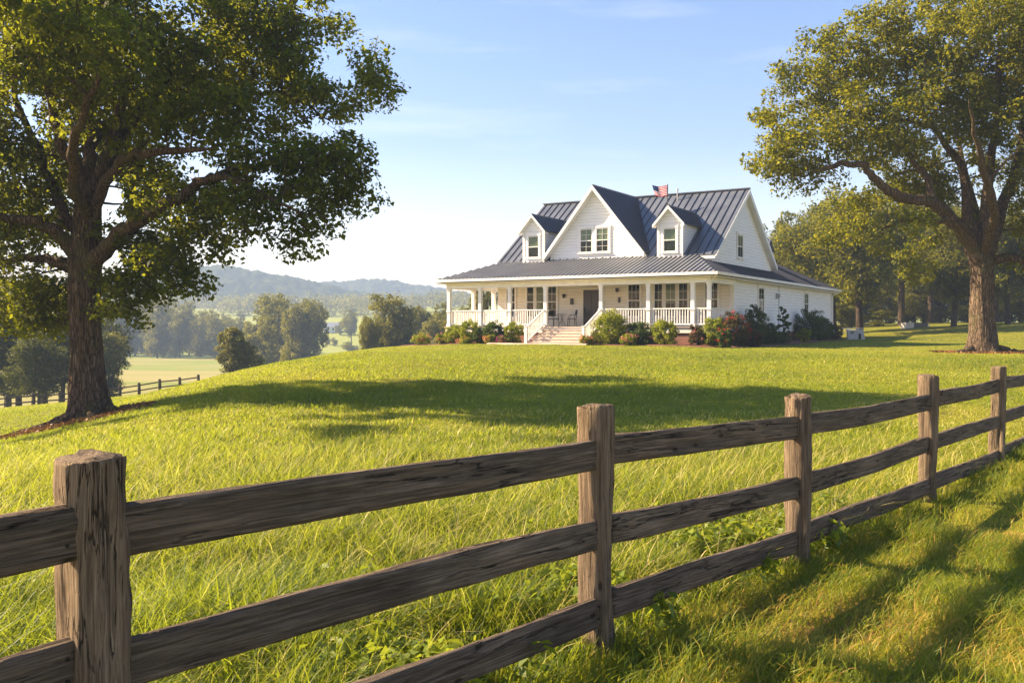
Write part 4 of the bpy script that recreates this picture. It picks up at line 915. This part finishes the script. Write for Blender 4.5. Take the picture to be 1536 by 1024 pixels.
# ------------------------------------------------------------------ porch furniture
def porch_obj(name, x, y, label, cat, rz=0):
    wx, wy_ = hw_(x, y); e = empty(name, (wx, wy_, FL), -A + rz); tag(e, label, cat); return e
def chair(x, y, rz, label):
    t = porch_obj('bistro_chair', x, y, label, 'chair', rz); s = MB(); s.box(-.22, .22, -.22, .22, .44, .47); s.build('seat', M['black'], t)
    for lx in (-.19, .19):
        for ly in (-.19, .19):
            g_ = MB(); g_.tube([(lx, ly, .44), (lx * 1.15, ly * 1.15, 0)], .016, 6); g_.build('leg', M['black'], t)
    b_ = MB(); b_.tube([(-.2, .2, .46), (-.22, .27, .9), (-.1, .29, .97), (.1, .29, .97), (.22, .27, .9), (.2, .2, .46)], .018, 6)
    b_.prism([(-.2, .235, .68), (.2, .235, .68), (.2, .27, .92), (-.2, .27, .92)], (0, .012, 0)); b_.build('backrest', M['black'], t)
    a_ = MB()
    for sx2 in (-.22, .22): a_.tube([(sx2, .22, .68), (sx2 * 1.1, -.1, .68), (sx2, -.2, .45)], .014, 6)
    a_.build('armrest', M['black'], t)
chair(-10.35, 2.6, R(70), 'black metal chair on the porch left of the small table'); chair(-8.95 - .35, 2.9, R(-75), 'black metal chair on the porch between the small table and the door')
t = porch_obj('bistro_table', -9.85, 2.7, 'small black metal table between two chairs on the porch', 'table')
s = MB(); s.tube([(0, 0, .70), (0, 0, .725)], .28, 20); s.build('table_top', M['black'], t)
for k in range(3):
    a = k * 2.094; g_ = MB(); g_.tube([(.08 * math.cos(a), .08 * math.sin(a), .7), (.05 * math.cos(a), .05 * math.sin(a), .35), (.26 * math.cos(a), .26 * math.sin(a), 0)], .014, 6); g_.build('leg', M['black'], t)
def foliage(name, parent, cx, cy, cz, rx, ry, rz, n, per, leaf, mt, seed, crad=.16, low=0):
    rng = np.random.RandomState(seed); C = []
    while len(C) < n:
        d = rng.normal(size=3); d /= np.linalg.norm(d); q = .45 + .55 * rng.rand() ** .5
        k = 1 + .18 * math.sin(d[0] * 5 + seed) * math.cos(d[1] * 4 + d[2] * 3 + seed * 1.7) + rng.normal() * .05
        p = np.array([cx + d[0] * rx * q * k, cy + d[1] * ry * q * k, cz + d[2] * rz * q * k])
        if p[2] < low: continue
        C.append(p)
    V, Fq, t = leaf_cloud(np.array(C), crad * (.7 + .6 * rng.rand(n)), per, leaf, rng, flat=.85, aspect=.6)
    return link(name, mesh_np(name, V, Fq, mt, {'tint': ('FACE', t)}), parent)
t = porch_obj('flower_pot', -10.9, 2.2, 'terracotta pot with a leafy plant on the porch beside the chairs', 'plant pot')
s = MB(); s.tube([(0, 0, 0), (0, 0, .1), (0, 0, .34), (0, 0, .38), (0, 0, .42)], [.15, .17, .22, .25, .25], 16); s.build('pot', M['terracotta'], t)
foliage('plant', t, 0, 0, .68, .3, .3, .3, 30, 40, .07, M['shrub_dark'], 3, .12, .36)

# ------------------------------------------------------------------ planting round the house
def bed(pts, name, mt, z=.05):
    V = []; Fq = []
    for i, ((x0, y0), (x1, y1)) in enumerate(pts):
        for k in range(7):
            t = k / 6; X, Y = x0 + (x1 - x0) * t, y0 + (y1 - y0) * t; wx, wy2 = hw_(X, Y); V.append((wx, wy2, gz(wx, wy2) + z * (1 if 0 < k < 6 else .1) + .02 * random.random()))
    for i in range(len(pts) - 1):
        for k in range(6): q = i * 7 + k; Fq.append((q, q + 1, q + 8, q + 7))
    m = MB(); m.add(V, Fq); o = m.build(name, mt, smooth=True); tag(o, kind='structure')
def strip(x0, x1, ya, yb, n=24): return [((x0 + (x1 - x0) * i / n, ya + .25 * math.sin(i * .9)), (x0 + (x1 - x0) * i / n, yb)) for i in range(n + 1)]
bed(strip(-18.2, -9.6, -2.1, -.05), 'flower_bed', M['mulch']); bed(strip(-5.9, 1.9, -2.1, -.05), 'flower_bed', M['mulch'])
bed([((1.9 + .2 * math.sin(i), -2 + i * .8), (.02, -2 + i * .8)) for i in range(33)], 'flower_bed', M['mulch'])
bed(strip(-11.5, -5.6, -2.9, -2.05, 16), 'path', M['path'], .07)
def shrub(px, ty, by, hw, lx_or_side, mt, label, name='shrub', flowers=None, ry=None, seed=1, upright=False, dens=1.0):
    """px, ty, by, hw in picture pixels give the size; ('f', y) = on the line y before the front, ('s', x) = beside the right wall"""
    s = (px - 768) / 1400; kind, v = lx_or_side
    if kind == 'f':   # solve house x for house y = v
        X0 = HX + v * math.sin(A); D0 = HY + v * math.cos(A); t_ = (X0 - s * D0) / (math.cos(A) + math.sin(A) * s); wx, wy2 = hw_(-t_, v)
    else:
        X0 = HX + v * math.cos(A); D0 = HY - v * math.sin(A); t_ = (s * D0 - X0) / (math.sin(A) - s * math.cos(A)); wx, wy2 = hw_(v, t_)
    D = wy2; z0 = gz(wx, wy2); k = D / 1400; H = (by - ty) * k; w = hw * k
    e = empty(name, (wx, wy2, z0)); tag(e, label, 'shrub' if name == 'shrub' else 'plant')
    st = MB(); rg = random.Random(seed)
    for _ in range(7):
        a = rg.random() * 6.28; st.tube([(0, 0, -.1), (math.cos(a) * w * .25, math.sin(a) * w * .25, H * .35), (math.cos(a) * w * .55, math.sin(a) * w * .55, H * .75)], [.02, .015, .006], 5)
    st.build('stem', M['bark_wood'], e)
    vol = w * w * H; w *= 1.28; H *= 1.14; n = int(min(420, max(44, 165 * vol ** .62)) * dens)
    foliage('foliage', e, 0, 0, H * .5, w * .9, (ry or w) * .9, H * .52, n, 80, .075 if H > .7 else .055, M[mt], seed, max(.09, min(.2, w * .22)), .02)
    if flowers:
        foliage('blossom', e, 0, 0, H * .55, w * 1.0, (ry or w) * 1.0, H * .55, max(8, int(n * .42)), 12, .07, M[flowers], seed + 50, .09, H * .3)
    return e
F_ = ('f', -1.2)
shrub(632, 510, 525, 13, ('f', -1.6), 'shrub_bright', 'small coral flowering bush alone at the left end of the bed', 'flowering_plant', 'petal_coral', seed=2)
shrub(663, 510, 524, 9, ('f', -1.3), 'shrub_bright', 'low pink flowering clump at the porch corner, left of the shrub row', 'flowering_plant', 'petal_pink', seed=3)
shrub(680, 498, 523, 14, F_, 'shrub_bright', 'yellow green shrub at the left corner of the porch', seed=4)
shrub(703, 491, 522, 14, F_, 'shrub_bright', 'second shrub from the left porch corner, tall and olive green', seed=5)
shrub(722, 499, 522, 11, ('f', -1.6), 'shrub_dark', 'small dark green shrub in the middle of the left shrub row', seed=6)
shrub(741, 491, 519, 15, F_, 'shrub_dark', 'wide dark olive shrub behind the coral flowers', seed=7)
shrub(769, 487, 517, 13, ('f', -1.0), 'shrub_bright', 'bright green shrub touching the left stair railing', seed=8)
shrub(735, 511, 523, 8, ('f', -2.1), 'shrub_bright', 'coral flowers in front of the left shrub row', 'flowering_plant', 'petal_coral', seed=9)
shrub(751, 509, 519, 5, ('f', -2.0), 'shrub_bright', 'magenta flowers near the left stair railing', 'flowering_plant', 'petal_magenta', seed=10)
shrub(697, 517, 526, 10, ('f', -2.1), 'shrub_bright', 'low orange red flowers at the foot of the left shrub row', 'flowering_plant', 'petal_coral', seed=11)
shrub(916, 476, 520, 22, ('f', -1.15), 'shrub_bright', 'largest round green bush, right of the porch steps', seed=12, ry=1.0)
shrub(879, 506, 520, 8, ('f', -2.1), 'shrub_bright', 'orange flowers at the foot of the right stair railing', 'flowering_plant', 'petal_coral', seed=13)
shrub(963, 489, 519, 17, ('f', -.9), 'shrub_dark', 'dark green shrub between the two round bright bushes', seed=14)
shrub(944, 506, 521, 12, ('f', -1.9), 'shrub_bright', 'pink flowers in front of the dark green shrub', 'flowering_plant', 'petal_pink', seed=15)
shrub(998, 486, 520, 17, F_, 'shrub_bright', 'round bright green bush under the triple porch window', seed=16)
shrub(1047, 496, 522, 13, ('f', -1.2), 'shrub_red', 'pale pink flowering bush at the right end of the porch', 'flowering_plant', 'petal_pink', seed=17)
shrub(1071, 484, 522, 17, ('f', -1.0), 'shrub_bright', 'yellow green shrub at the right corner of the porch', seed=18)
shrub(1100, 478, 521, 22, ('s', 1.2), 'shrub_red', 'burgundy shrub with red blooms beside the side railing', seed=19, flowers='petal_red')
shrub(1088, 498, 524, 11, ('s', 1.7), 'shrub_dark', 'small shrub with bright red flowers at the porch corner', 'flowering_plant', 'petal_red', seed=20)
shrub(1133, 461, 514, 15, ('s', .8), 'shrub_dark', 'tall dark shrub under the first side window', seed=21)
shrub(1126, 492, 517, 16, ('s', 1.5), 'shrub_red', 'low burgundy shrub in front of the tall dark one', seed=22, flowers='petal_red')
shrub(1152, 484, 512, 15, ('s', 1.1), 'shrub_dark', 'dark rounded shrub between the tall shrub and the small upright one', seed=23)
shrub(1175, 463, 510, 8, ('s', .8), 'shrub_dark', 'narrow upright shrub below the electric meter', seed=24)
shrub(1171, 495, 511, 14, ('s', 1.3), 'shrub_dark', 'low dark shrub at the foot of the narrow upright one', seed=25)
shrub(1214, 468, 508, 18, ('s', .9), 'shrub_dark', 'large dark shrub under the second side window', seed=26, ry=1.2)
shrub(1206, 492, 510, 9, ('s', 1.6), 'shrub_bright', 'small light green shrub in front of the large dark one', seed=27)
shrub(1233, 478, 508, 15, ('s', 1.2), 'shrub_dark', 'dark shrub near the back corner of the house', seed=28)
shrub(1251, 488, 508, 11, ('s', 1.5), 'shrub_red', 'last low shrub of the side bed, beside the pale workbench', seed=29)

# ------------------------------------------------------------------ small things on the lawn at right
x, y = at(1283, 66); e = empty('outdoor_sink_cabinet', (x, y, gz(x, y)), R(-12)); tag(e, 'pale grey outdoor cabinet with a dark opening standing behind the side bed', 'cabinet')
s = MB(); s.box(-.55, .45, -.3, .3, 0, .62); s.prism([(.45, -.3, 0), (.62, -.3, 0), (.5, -.3, .66), (.45, -.3, .66)], (0, .6, 0)); s.build('body', M['grey_box'], e)
s = MB(); s.box(-.60, .5, -.34, .34, .621, .67); s.box(-.60, -.3, -.2, .2, .671, .72); s.build('top', M['white'], e)
s = MB(); s.box(.17, .34, -.306, -.3005, .02, .42); s.build('opening', M['black'], e)  # flat black plate on the closed front, painted shade of an opening
s = MB(); s.box(-.35, -.15, -.31, -.3005, .42, .56); s.build('control_box', M['dark_metal'], e)
x, y = at(1268, 69); e = empty('picnic_table', (x, y, gz(x, y)), R(-12)); tag(e, 'white picnic table in the shade behind the pale grey cabinet', 'table')
s = MB()
for k in range(4): s.box(-1.2, 1.2, -.36 + k * .185, -.36 + k * .185 + .17, .72, .76)
s.build('table_top', M['white'], e)
for sy in (-.72, .5):
    s = MB(); s.box(-1.2, 1.2, sy, sy + .24, .43, .47); s.build('bench_seat', M['white'], e)
for sx2 in (-.85, .85):
    s = MB(); s.bar((sx2, -.7, 0), (sx2, -.2, .72), .05, .09); s.bar((sx2, .7, 0), (sx2, .2, .72), .05, .09); s.bar((sx2, -.7, .40), (sx2, .7, .40), .05, .08); s.build('leg_frame', M['white'], e)
x, y = at(1361, 79); e = empty('raised_planter', (x, y, gz(x, y)), R(10)); tag(e, 'low stone trough with a pale sunlit end at the edge of the wood', 'trough')
s = MB(); s.box(-.35, .35, -.4, .4, -.1, .42); s.box(-.38, .38, -.43, .43, .421, .47); s.build('end_block', M['stone'], e)
s = MB(); s.box(.355, 1.7, -.3, .3, -.1, .40); s.box(.355, 1.7, -.33, .33, .401, .45); s.build('trough_body', M['dark_metal'], e)
for px, D, w in ((1377, 80, .16), (1389, 80, .2)):
    x, y = at(px, D); s = MB(); n_ = 9
    s.tube([(0, 0, -.1), (.02, 0, .05), (0, .02, .2), (0, 0, .3)], [w * 1.2, w * 1.3, w, w * .4], 9); o = s.build('field_stone', M['stone'], smooth=True); o.location = (x, y, gz(x, y)); tag(o, 'small pale stone right of the stone trough' if w < .18 else 'larger rounded pale stone right of the stone trough', 'stone')

# ------------------------------------------------------------------ foreground fence
posts = [(-1.27, 2.80, 1.362), (.482, 5.07, 1.328), (2.125, 6.92, 1.245), (4.20, 9.43, 1.262), (6.28, 12.05, 1.235), (8.45, 14.8, 1.25)]
posts = [(-2.95, .45, 1.37)] + posts
fence = empty('rail_fence', (.464, 5.07, 0)); tag(fence, 'weathered three rail wooden fence running across the foreground', 'fence')
FO = Vector((.464, 5.07, 0))
def rough_block(L, a, b_, n_l, rng, amp=.008, axis='x', round_=.25, taper=0, bow=0.0, ex=8, top=0):
    """hewn timber of length L and section a x b with worn, uneven faces"""
    sec = []; ns = 7
    for s in range(4):
        for k in range(ns):
            t = -1 + 2 * k / ns
            p = [(t, -1), (1, t), (-t, 1), (-1, -t)][s]
            r = (abs(p[0]) ** ex + abs(p[1]) ** ex) ** (1 / ex); sec.append((p[0] / r, p[1] / r))
    m = len(sec); sec = np.array(sec); sec_r = sec / np.linalg.norm(sec, axis=1)[:, None]; sec = sec * (1 - round_ * .3) + sec_r * round_ * .3 
    V = []; th = np.arctan2(sec[:, 1], sec[:, 0]); ph = rng.rand(6) * 9; sd2 = int(rng.randint(1000))
    for i in range(n_l + 1):
        u = i / n_l; x = u * L
        w = vnoise(np.full(m, x), th, .35, sd2) - .5; w2 = vnoise(np.full(m, x * .35), th * 3, .28, sd2 + 1) - .5; w3 = vnoise(np.full(m, x), th * 2, .09, sd2 + 2) - .5
        g_ = 1 - .0 * taper
        end = 1.0
        edge = min(u, 1 - u) * L
        if edge < .012: end = .955
        k = (1 + taper * (u - .5)) * end
        d = amp * (2.0 * w + 1.6 * w2 + .5 * w3)
        yy = sec[:, 0] * a / 2 * k + sec[:, 0] * d; zz = sec[:, 1] * b_ / 2 * k + sec[:, 1] * d
        zz = zz + bow * math.sin(math.pi * u) + .006 * math.sin(u * 5 + ph[0]); yy = yy + .006 * math.sin(u * 4 + ph[1])
        V.append(np.stack([np.full(m, x) + (w3 * .01 if 0 < i < n_l else 0), yy, zz], 1))
    V = np.concatenate(V); Fq = [(i * m + j, i * m + (j + 1) % m, (i + 1) * m + (j + 1) % m, (i + 1) * m + j) for i in range(n_l) for j in range(m)]
    Fq += [tuple(range(m))[::-1]]
    if top:
        last = V[n_l * m:].copy(); tl = rng.normal(size=2) * .09
        for r_ in (0, 1, 2, 3):
            sc_ = (1, .72, .42, .12)[r_]; ring = last.copy(); cen = last.mean(0); ring[:, 1:] = cen[1:] + (last[:, 1:] - cen[1:]) * sc_
            ring[:, 0] = L + (ring[:, 1] * tl[0] + ring[:, 2] * tl[1]) + (vnoise(ring[:, 1] * 30, ring[:, 2] * 30, 1, sd2 + 7) - .5) * .016 - (.010 if r_ == 0 else 0)
            if r_ == 0: V[n_l * m:] = ring
            else:
                q0 = len(V); V = np.concatenate([V, ring]); pr = q0 - m
                Fq += [(pr + j, pr + (j + 1) % m, q0 + (j + 1) % m, q0 + j) for j in range(m)]
        Fq.append(tuple(range(len(V) - m, len(V))))
    else: Fq.append(tuple(range(n_l * m, n_l * m + m)))
    if axis == 'z': V = np.stack([V[:, 1], V[:, 2], V[:, 0]], 1)
    mb = MB(); mb.v = [tuple(v) for v in V]; mb.f = Fq; mb.m = [0] * len(Fq); return mb
rg = np.random.RandomState(4)
dirs = []
for i in range(len(posts)):
    a = Vector(posts[max(i - 1, 0)][:2]); b_ = Vector(posts[min(i + 1, len(posts) - 1)][:2]); dirs.append((b_ - a).normalized())
for i, (x, y, zt) in enumerate(posts):
    z0 = -.45; e_ = dirs[i]; L = zt - z0
    w = .158 if i != 1 else .182
    mb = rough_block(L, w, w * (1.0 + .06 * rg.rand()), 150, rg, .015, 'z', .9, taper=-.03, ex=5, top=1)
    # uneven sawn top
    o = mb.build('post', M['post_wood'], fence, smooth=True)
    for p in o.data.polygons:
        if abs(p.normal.z) > .8: p.use_smooth = False
    o.location = Vector((x, y, z0)) - FO; o.rotation_euler = (R(.5) * rg.normal(), R(1.1) * rg.normal(), math.atan2(e_.y, e_.x) + R(rg.uniform(-4, 4)))
rt = [(1.21, .82, .41), (1.20, .80, .395), (1.155, .72, .31), (1.10, .655, .27), (1.085, .65, .24), (1.09, .64, .20), (1.10, .66, .22)]
rt2 = [(1.22, .83, .42), (1.225, .83, .42), (1.145, .71, .295), (1.08, .64, .25), (1.06, .64, .22), (1.07, .61, .155), (1.07, .61, .16)]
for i in range(len(posts) - 1):
    a = Vector((*posts[i][:2], 0)); b_ = Vector((*posts[i + 1][:2], 0)); d = (b_ - a).normalized()
    nrm = Vector((d.y, -d.x, 0))          # towards the camera side
    for k in range(3):
        za = rt[i][k] - .08; zb = rt2[i + 1][k] - .08
        p0 = a + d * .055 + nrm * .022 + Vector((0, 0, za)); p1 = b_ - d * .045 + nrm * .022 + Vector((0, 0, zb))
        L = (p1 - p0).length; mb = rough_block(L, .048, .155 + .012 * rg.rand(), int(L * 34), rg, .005, 'x', .12, bow=rg.uniform(-.018, .008))
        o = mb.build('rail', M['rail_wood'], fence, smooth=True)
        dv = (p1 - p0).normalized(); o.location = p0 - FO; o.rotation_euler = (R(rg.uniform(-2, 2)), -math.asin(dv.z), math.atan2(dv.y, dv.x))
        # nails near the ends are part of the rail's fixing
        nb = MB()
        for xx in (.035, ) if i != 1 else (.03,):
            for zz in (.035, -.03): nb.tube([(L - xx - .02, -.026, zz), (L - xx - .02, -.031, zz)], .006, 8)
        q = nb.build('nail', M['black'], o)

# small dark fence along the far slope
ff = None; fp = []
def crest(px):
    D = np.arange(15, 60, .25); X = (px - 768) / 1400 * D; py = 489 + (EYE - ground_z(X, D)) * 1400 / D; return D, py
for px in [-25, 9, 49, 89, 120, 149, 179, 208, 239, 269, 297]:
    D, py = crest(px); i0 = int(np.argmin(py)); c = py[i0]; j = i0
    while j < len(D) - 1 and py[j] < c + (15 if px > 160 else 7): j += 1
    fp.append((*at(px, float(D[j])), .95 + .06 * random.random()))
ff = empty('split_rail_fence', (*fp[5][:2], gz(*fp[5][:2]))); tag(ff, 'small dark wooden fence beyond the left oak at the edge of the slope', 'fence')
fo = Vector(ff.location)
for i, (x, y, h) in enumerate(fp):
    z = gz(x, y); s = MB(); s.tube([(0, 0, -.3), (.01, .01, h * .6), (0, 0, h)], [.10, .095, .085], 7); o = s.build('post', M['fence_far'], ff); o.location = Vector((x, y, z)) - fo
    if i:
        x0, y0, h0 = fp[i - 1]; z0 = gz(x0, y0)
        for k in (.82, .48):
            s = MB(); s.bar(Vector((x0, y0, z0 + h0 * k)) - fo, Vector((x, y, z + h * k)) - fo, .05, .08); s.build('rail', M['fence_far'], ff)

# ------------------------------------------------------------------ grass
def line_side(x, y):
    """signed distance from the foreground fence: > 0 on the camera side"""
    best = np.full(x.shape, 1e9); sg = np.zeros(x.shape)
    pp = [(-6, -4.2)] + [(p[0], p[1]) for p in posts] + [(16, 24)]
    for (x0, y0), (x1, y1) in zip(pp[:-1], pp[1:]):
        dx, dy = x1 - x0, y1 - y0; L2 = dx * dx + dy * dy; t = np.clip(((x - x0) * dx + (y - y0) * dy) / L2, 0, 1)
        qx, qy = x - (x0 + t * dx), y - (y0 + t * dy); d = np.hypot(qx, qy); s = np.sign(dy * qx - dx * qy); m = d < best; best = np.where(m, d, best); sg = np.where(m, s, sg)
    return best * sg
def blades(n, x, y, h, w, lean, tint, rng, seg=3):
    z = ground_z(x, y); a = rng.rand(n) * 6.283 ; la = rng.normal(-.2, 1.7, n)  # a light wind leans them to the right
    lx, ly = np.cos(la), np.sin(la); wx, wy3 = np.cos(a), np.sin(a)
    V = np.zeros((n, seg + 1, 2, 3))
    for k in range(seg + 1):
        t = k / seg; cx = x + lx * h * lean * t * t; cy = y + ly * h * lean * t * t; cz = z - .01 + h * (t - .35 * np.minimum(lean, 1.4) * t * t)
        ww = w * (1 - t ** 1.6) * .5 + .0006
        V[:, k, 0] = np.stack([cx - wx * ww, cy - wy3 * ww, cz], 1); V[:, k, 1] = np.stack([cx + wx * ww, cy + wy3 * ww, cz], 1)
    base = (np.arange(n) * (seg + 1) * 2)[:, None]; Fq = []
    for k in range(seg): Fq.append(base + np.array([2 * k, 2 * k + 1, 2 * k + 3, 2 * k + 2]))
    Fq = np.stack(Fq, 1).reshape(-1, 4); return V.reshape(-1, 3), Fq, np.repeat(tint, seg)
def sample(n, d0, d1, rng, spread=.62, extra=2.4):
    D = np.sqrt(d0 * d0 + (d1 * d1 - d0 * d0) * rng.rand(n)); X = (rng.rand(n) * 2 - 1) * (spread * D + extra); return X, D
rg = np.random.RandomState(12)
VL, FL_, TL, off = [], [], [], 0
VS, FS, TS, offs = [], [], [], 0
def emit(x, y, h, w, lean, tint, which, seg=3):
    global off, offs
    V, Fq, t = blades(len(x), x, y, h, w, lean, tint, rg, seg)
    if which == 'L': VL.append(V); FL_.append(Fq + off); TL.append(t); off += len(V)
    else: VS.append(V); FS.append(Fq + offs); TS.append(t); offs += len(V)
def bedmask(x, y):   # keep grass out of the house, bed and steps
    dx, dy = x - HX, y - HY; lx = dx * math.cos(A) - dy * math.sin(A); ly = dx * math.sin(A) + dy * math.cos(A)
    near = (np.hypot(x - bxl[0], y - bxl[1]) < .9 + .5 * vnoise(x, y, .5, 40)) | (np.hypot(x - bxr[0], y - bxr[1]) < 1.1 + .6 * vnoise(x, y, .5, 41))
    return ~near & ~((lx > -16.8) & (lx < 1.7) & (ly > -1.8) & (ly < 28))
for d0, d1, n, wk, seg in ((1.2, 4, 110000, .85, 4), (4, 8, 150000, .85, 3), (8, 14, 145000, 1.1, 3), (14, 24, 180000, 1.4, 2), (24, 40, 230000, 1.8, 2), (40, 66, 230000, 2.6, 2), (66, 100, 50000, 4, 2)):
    x, y = sample(n, d0, d1, rg, .63 if d1 < 60 else .60)
    if d0 >= 60: k = x > 8; x, y = x[k], y[k]
    sdn = line_side(x, y); k = bedmask(x, y); 
    sl = (x + 14) * -.95 + (y - 42) * .31; k &= sl < 22
    x, y, sdn = x[k], y[k], sdn[k]; n = len(x)
    cl = vnoise(x, y, .45, 2) * .6 + vnoise(x, y, 1.6, 3) * .4; pt = vnoise(x, y, 2.6, 9); big = vnoise(x, y, 9, 14)
    meadow = sdn < .02
    for which in ('L', 'S'):
        m = meadow if which == 'L' else ~meadow
        if not m.any(): continue
        xx, yy, c, p, bg = x[m], y[m], cl[m], pt[m], big[m]; nn = len(xx)
        if which == 'L':
            tall = .31 * (1 - sst(yy, 7, 17)) + .095
            tall = tall * (1 - .45 * sst(yy, 30, 42))
            h = tall * (.30 + 1.0 * c) * (.6 + .7 * rg.rand(nn)) * (1 - .45 * np.exp(-(sdn[m] / .45) ** 2)); w = (.0055 + .013 * rg.rand(nn) ** 2) * wk; lean = .25 + 1.0 * rg.rand(nn) * (.5 + bg)
            tint = np.clip(.11 + .50 * rg.rand(nn) + .60 * (p - .5) + .60 * (bg - .5) + .34 * (sst(yy, 4, 12) - .8), 0, .9); st = rg.rand(nn) < .03 + .09 * (yy > 6) * (yy < 18); tint[st] = .93 + .07 * rg.rand(st.sum()); lean[st] *= 1.2; h[st] *= 1.15
        else:
            bare = np.maximum.reduce([np.exp(-(((xx - a_) / c_) ** 2 + ((yy - b_) / c_) ** 2)) for a_, b_, c_ in ((1.85, 5.5, .62), (2.55, 5.1, .4), (2.9, 7.1, .55), (4.4, 8.0, .6), (1.2, 4.4, .3))])
            h = (.075 + .13 * c) * (.6 + .8 * rg.rand(nn)) * (1 - .6 * bare) * (1 + .15 * np.exp(-(sdn[m] / .35) ** 2)); w = (.004 + .008 * rg.rand(nn) ** 2) * wk; lean = .3 + .9 * rg.rand(nn)
            tint = np.clip(.15 + .5 * rg.rand(nn) + .4 * (p - .5) + .35 * bare, 0, 1); st = rg.rand(nn) < (.05 + .68 * bare); tint[st] = .85 + .15 * rg.rand(st.sum())
            keep = rg.rand(nn) > bare * .45; xx, yy, h, w, lean, tint = xx[keep], yy[keep], h[keep], w[keep], lean[keep], tint[keep]
        kk = rg.rand(len(xx)) < (.10 + 1.15 * vnoise(xx, yy, .34, 31)) if d1 <= 14 else np.ones(len(xx), bool)
        emit(xx[kk], yy[kk], h[kk], w[kk], lean[kk], tint[kk], which, seg)
# short turf between the camera-side tufts, and long stalks through the meadow
x, y = sample(90000, 2.0, 7.5, rg, .6, .6); s_ = line_side(x, y); k = s_ > .05; x, y = x[k], y[k]; n = len(x)
emit(x, y, .05 + .06 * rg.rand(n), .003 + .004 * rg.rand(n), .4 + .8 * rg.rand(n), np.clip(.1 + .75 * rg.rand(n), 0, .9), 'S', 3)
x, y = sample(7000, 2.4, 12, rg); k = line_side(x, y) < -.05; x, y = x[k], y[k]; n = len(x)
emit(x, y, .34 + .2 * rg.rand(n), .004 + .003 * rg.rand(n), .3 + .9 * rg.rand(n), .86 + .14 * rg.rand(n), 'L', 4)
tag(link('meadow_grass', mesh_np('meadow_grass', np.concatenate(VL), np.concatenate(FL_), M['grass_long'], {'tint': ('FACE', np.concatenate(TL))})), 'sunlit long grass and lawn beyond the foreground fence', 'grass', kind='stuff')
tag(link('turf_grass', mesh_np('turf_grass', np.concatenate(VS), np.concatenate(FS), M['grass_short'], {'tint': ('FACE', np.concatenate(TS))})), 'shorter grass on the near side of the foreground fence', 'grass', kind='stuff')
# broad leaved weeds at the foot of the fence
C = []; n = 2600
t = rg.rand(n) ; x = -1.6 + t * 4.0 + rg.normal(size=n) * .8; y = 2.7 + t * 4.6 + rg.normal(size=n) * .6 + .35
k = (y > 2.2) & (line_side(x, y) < .12) & (vnoise(x, y, .45, 21) > .55); x, y = x[k], y[k]
C = np.stack([x, y, ground_z(x, y) + .05 + .17 * rg.rand(len(x))], 1)
V, Fq, t = leaf_cloud(C, np.full(len(C), .09), 11, .068, rg, flat=.9, aspect=.55, shell=.2, droop=.1)
tag(link('ground_weeds', mesh_np('ground_weeds', V, Fq, M['weed'], {'tint': ('FACE', t)})), 'leafy green weeds growing at the foot of the fence', 'weeds', kind='stuff')

lf = []
for (cx, cy, r_, n) in ((bxl[0] - .3, bxl[1] - .5, 1.9, 1500), (bxr[0], bxr[1] - .4, 2.2, 900)):
    a = rg.rand(n) * 6.283; q = r_ * np.sqrt(rg.rand(n)); x = cx + np.cos(a) * q; y = cy + np.sin(a) * q * .8; lf.append(np.stack([x, y, ground_z(x, y) + .03 + .03 * rg.rand(n)], 1))
C = np.concatenate(lf); V, Fq, t = leaf_cloud(C, np.full(len(C), .05), 2, .09, rg, flat=.2, aspect=.7)
tag(link('fallen_leaves', mesh_np('fallen_leaves', V, Fq, foliage_mat('fallen leaves', [(0, (.10, .045, .02)), (.6, (.24, .11, .045)), (1, (.40, .24, .09))], tw=.1, trans=(.4, .2, .06)), {'tint': ('FACE', t)})), 'brown fallen leaves scattered round the oak trunks', 'fallen leaves', kind='stuff')
# ------------------------------------------------------------------ air
hz = MB(); hz.box(-1600, 1600, -80, 1900, -22, 118); hm_ = bpy.data.materials.new('morning haze'); hm_.use_nodes = True; nt = hm_.node_tree
nt.nodes.remove(nt.nodes['Principled BSDF']); pv = N(nt, 'ShaderNodeVolumePrincipled'); pv.inputs['Color'].default_value = (.40, .54, .78, 1); pv.inputs['Density'].default_value = .00075; pv.inputs['Anisotropy'].default_value = .1
nt.links.new(pv.outputs[0], nt.nodes['Material Output'].inputs['Volume'])
tag(hz.build('haze', hm_), 'thin blue morning haze over the valley', 'haze', kind='stuff')
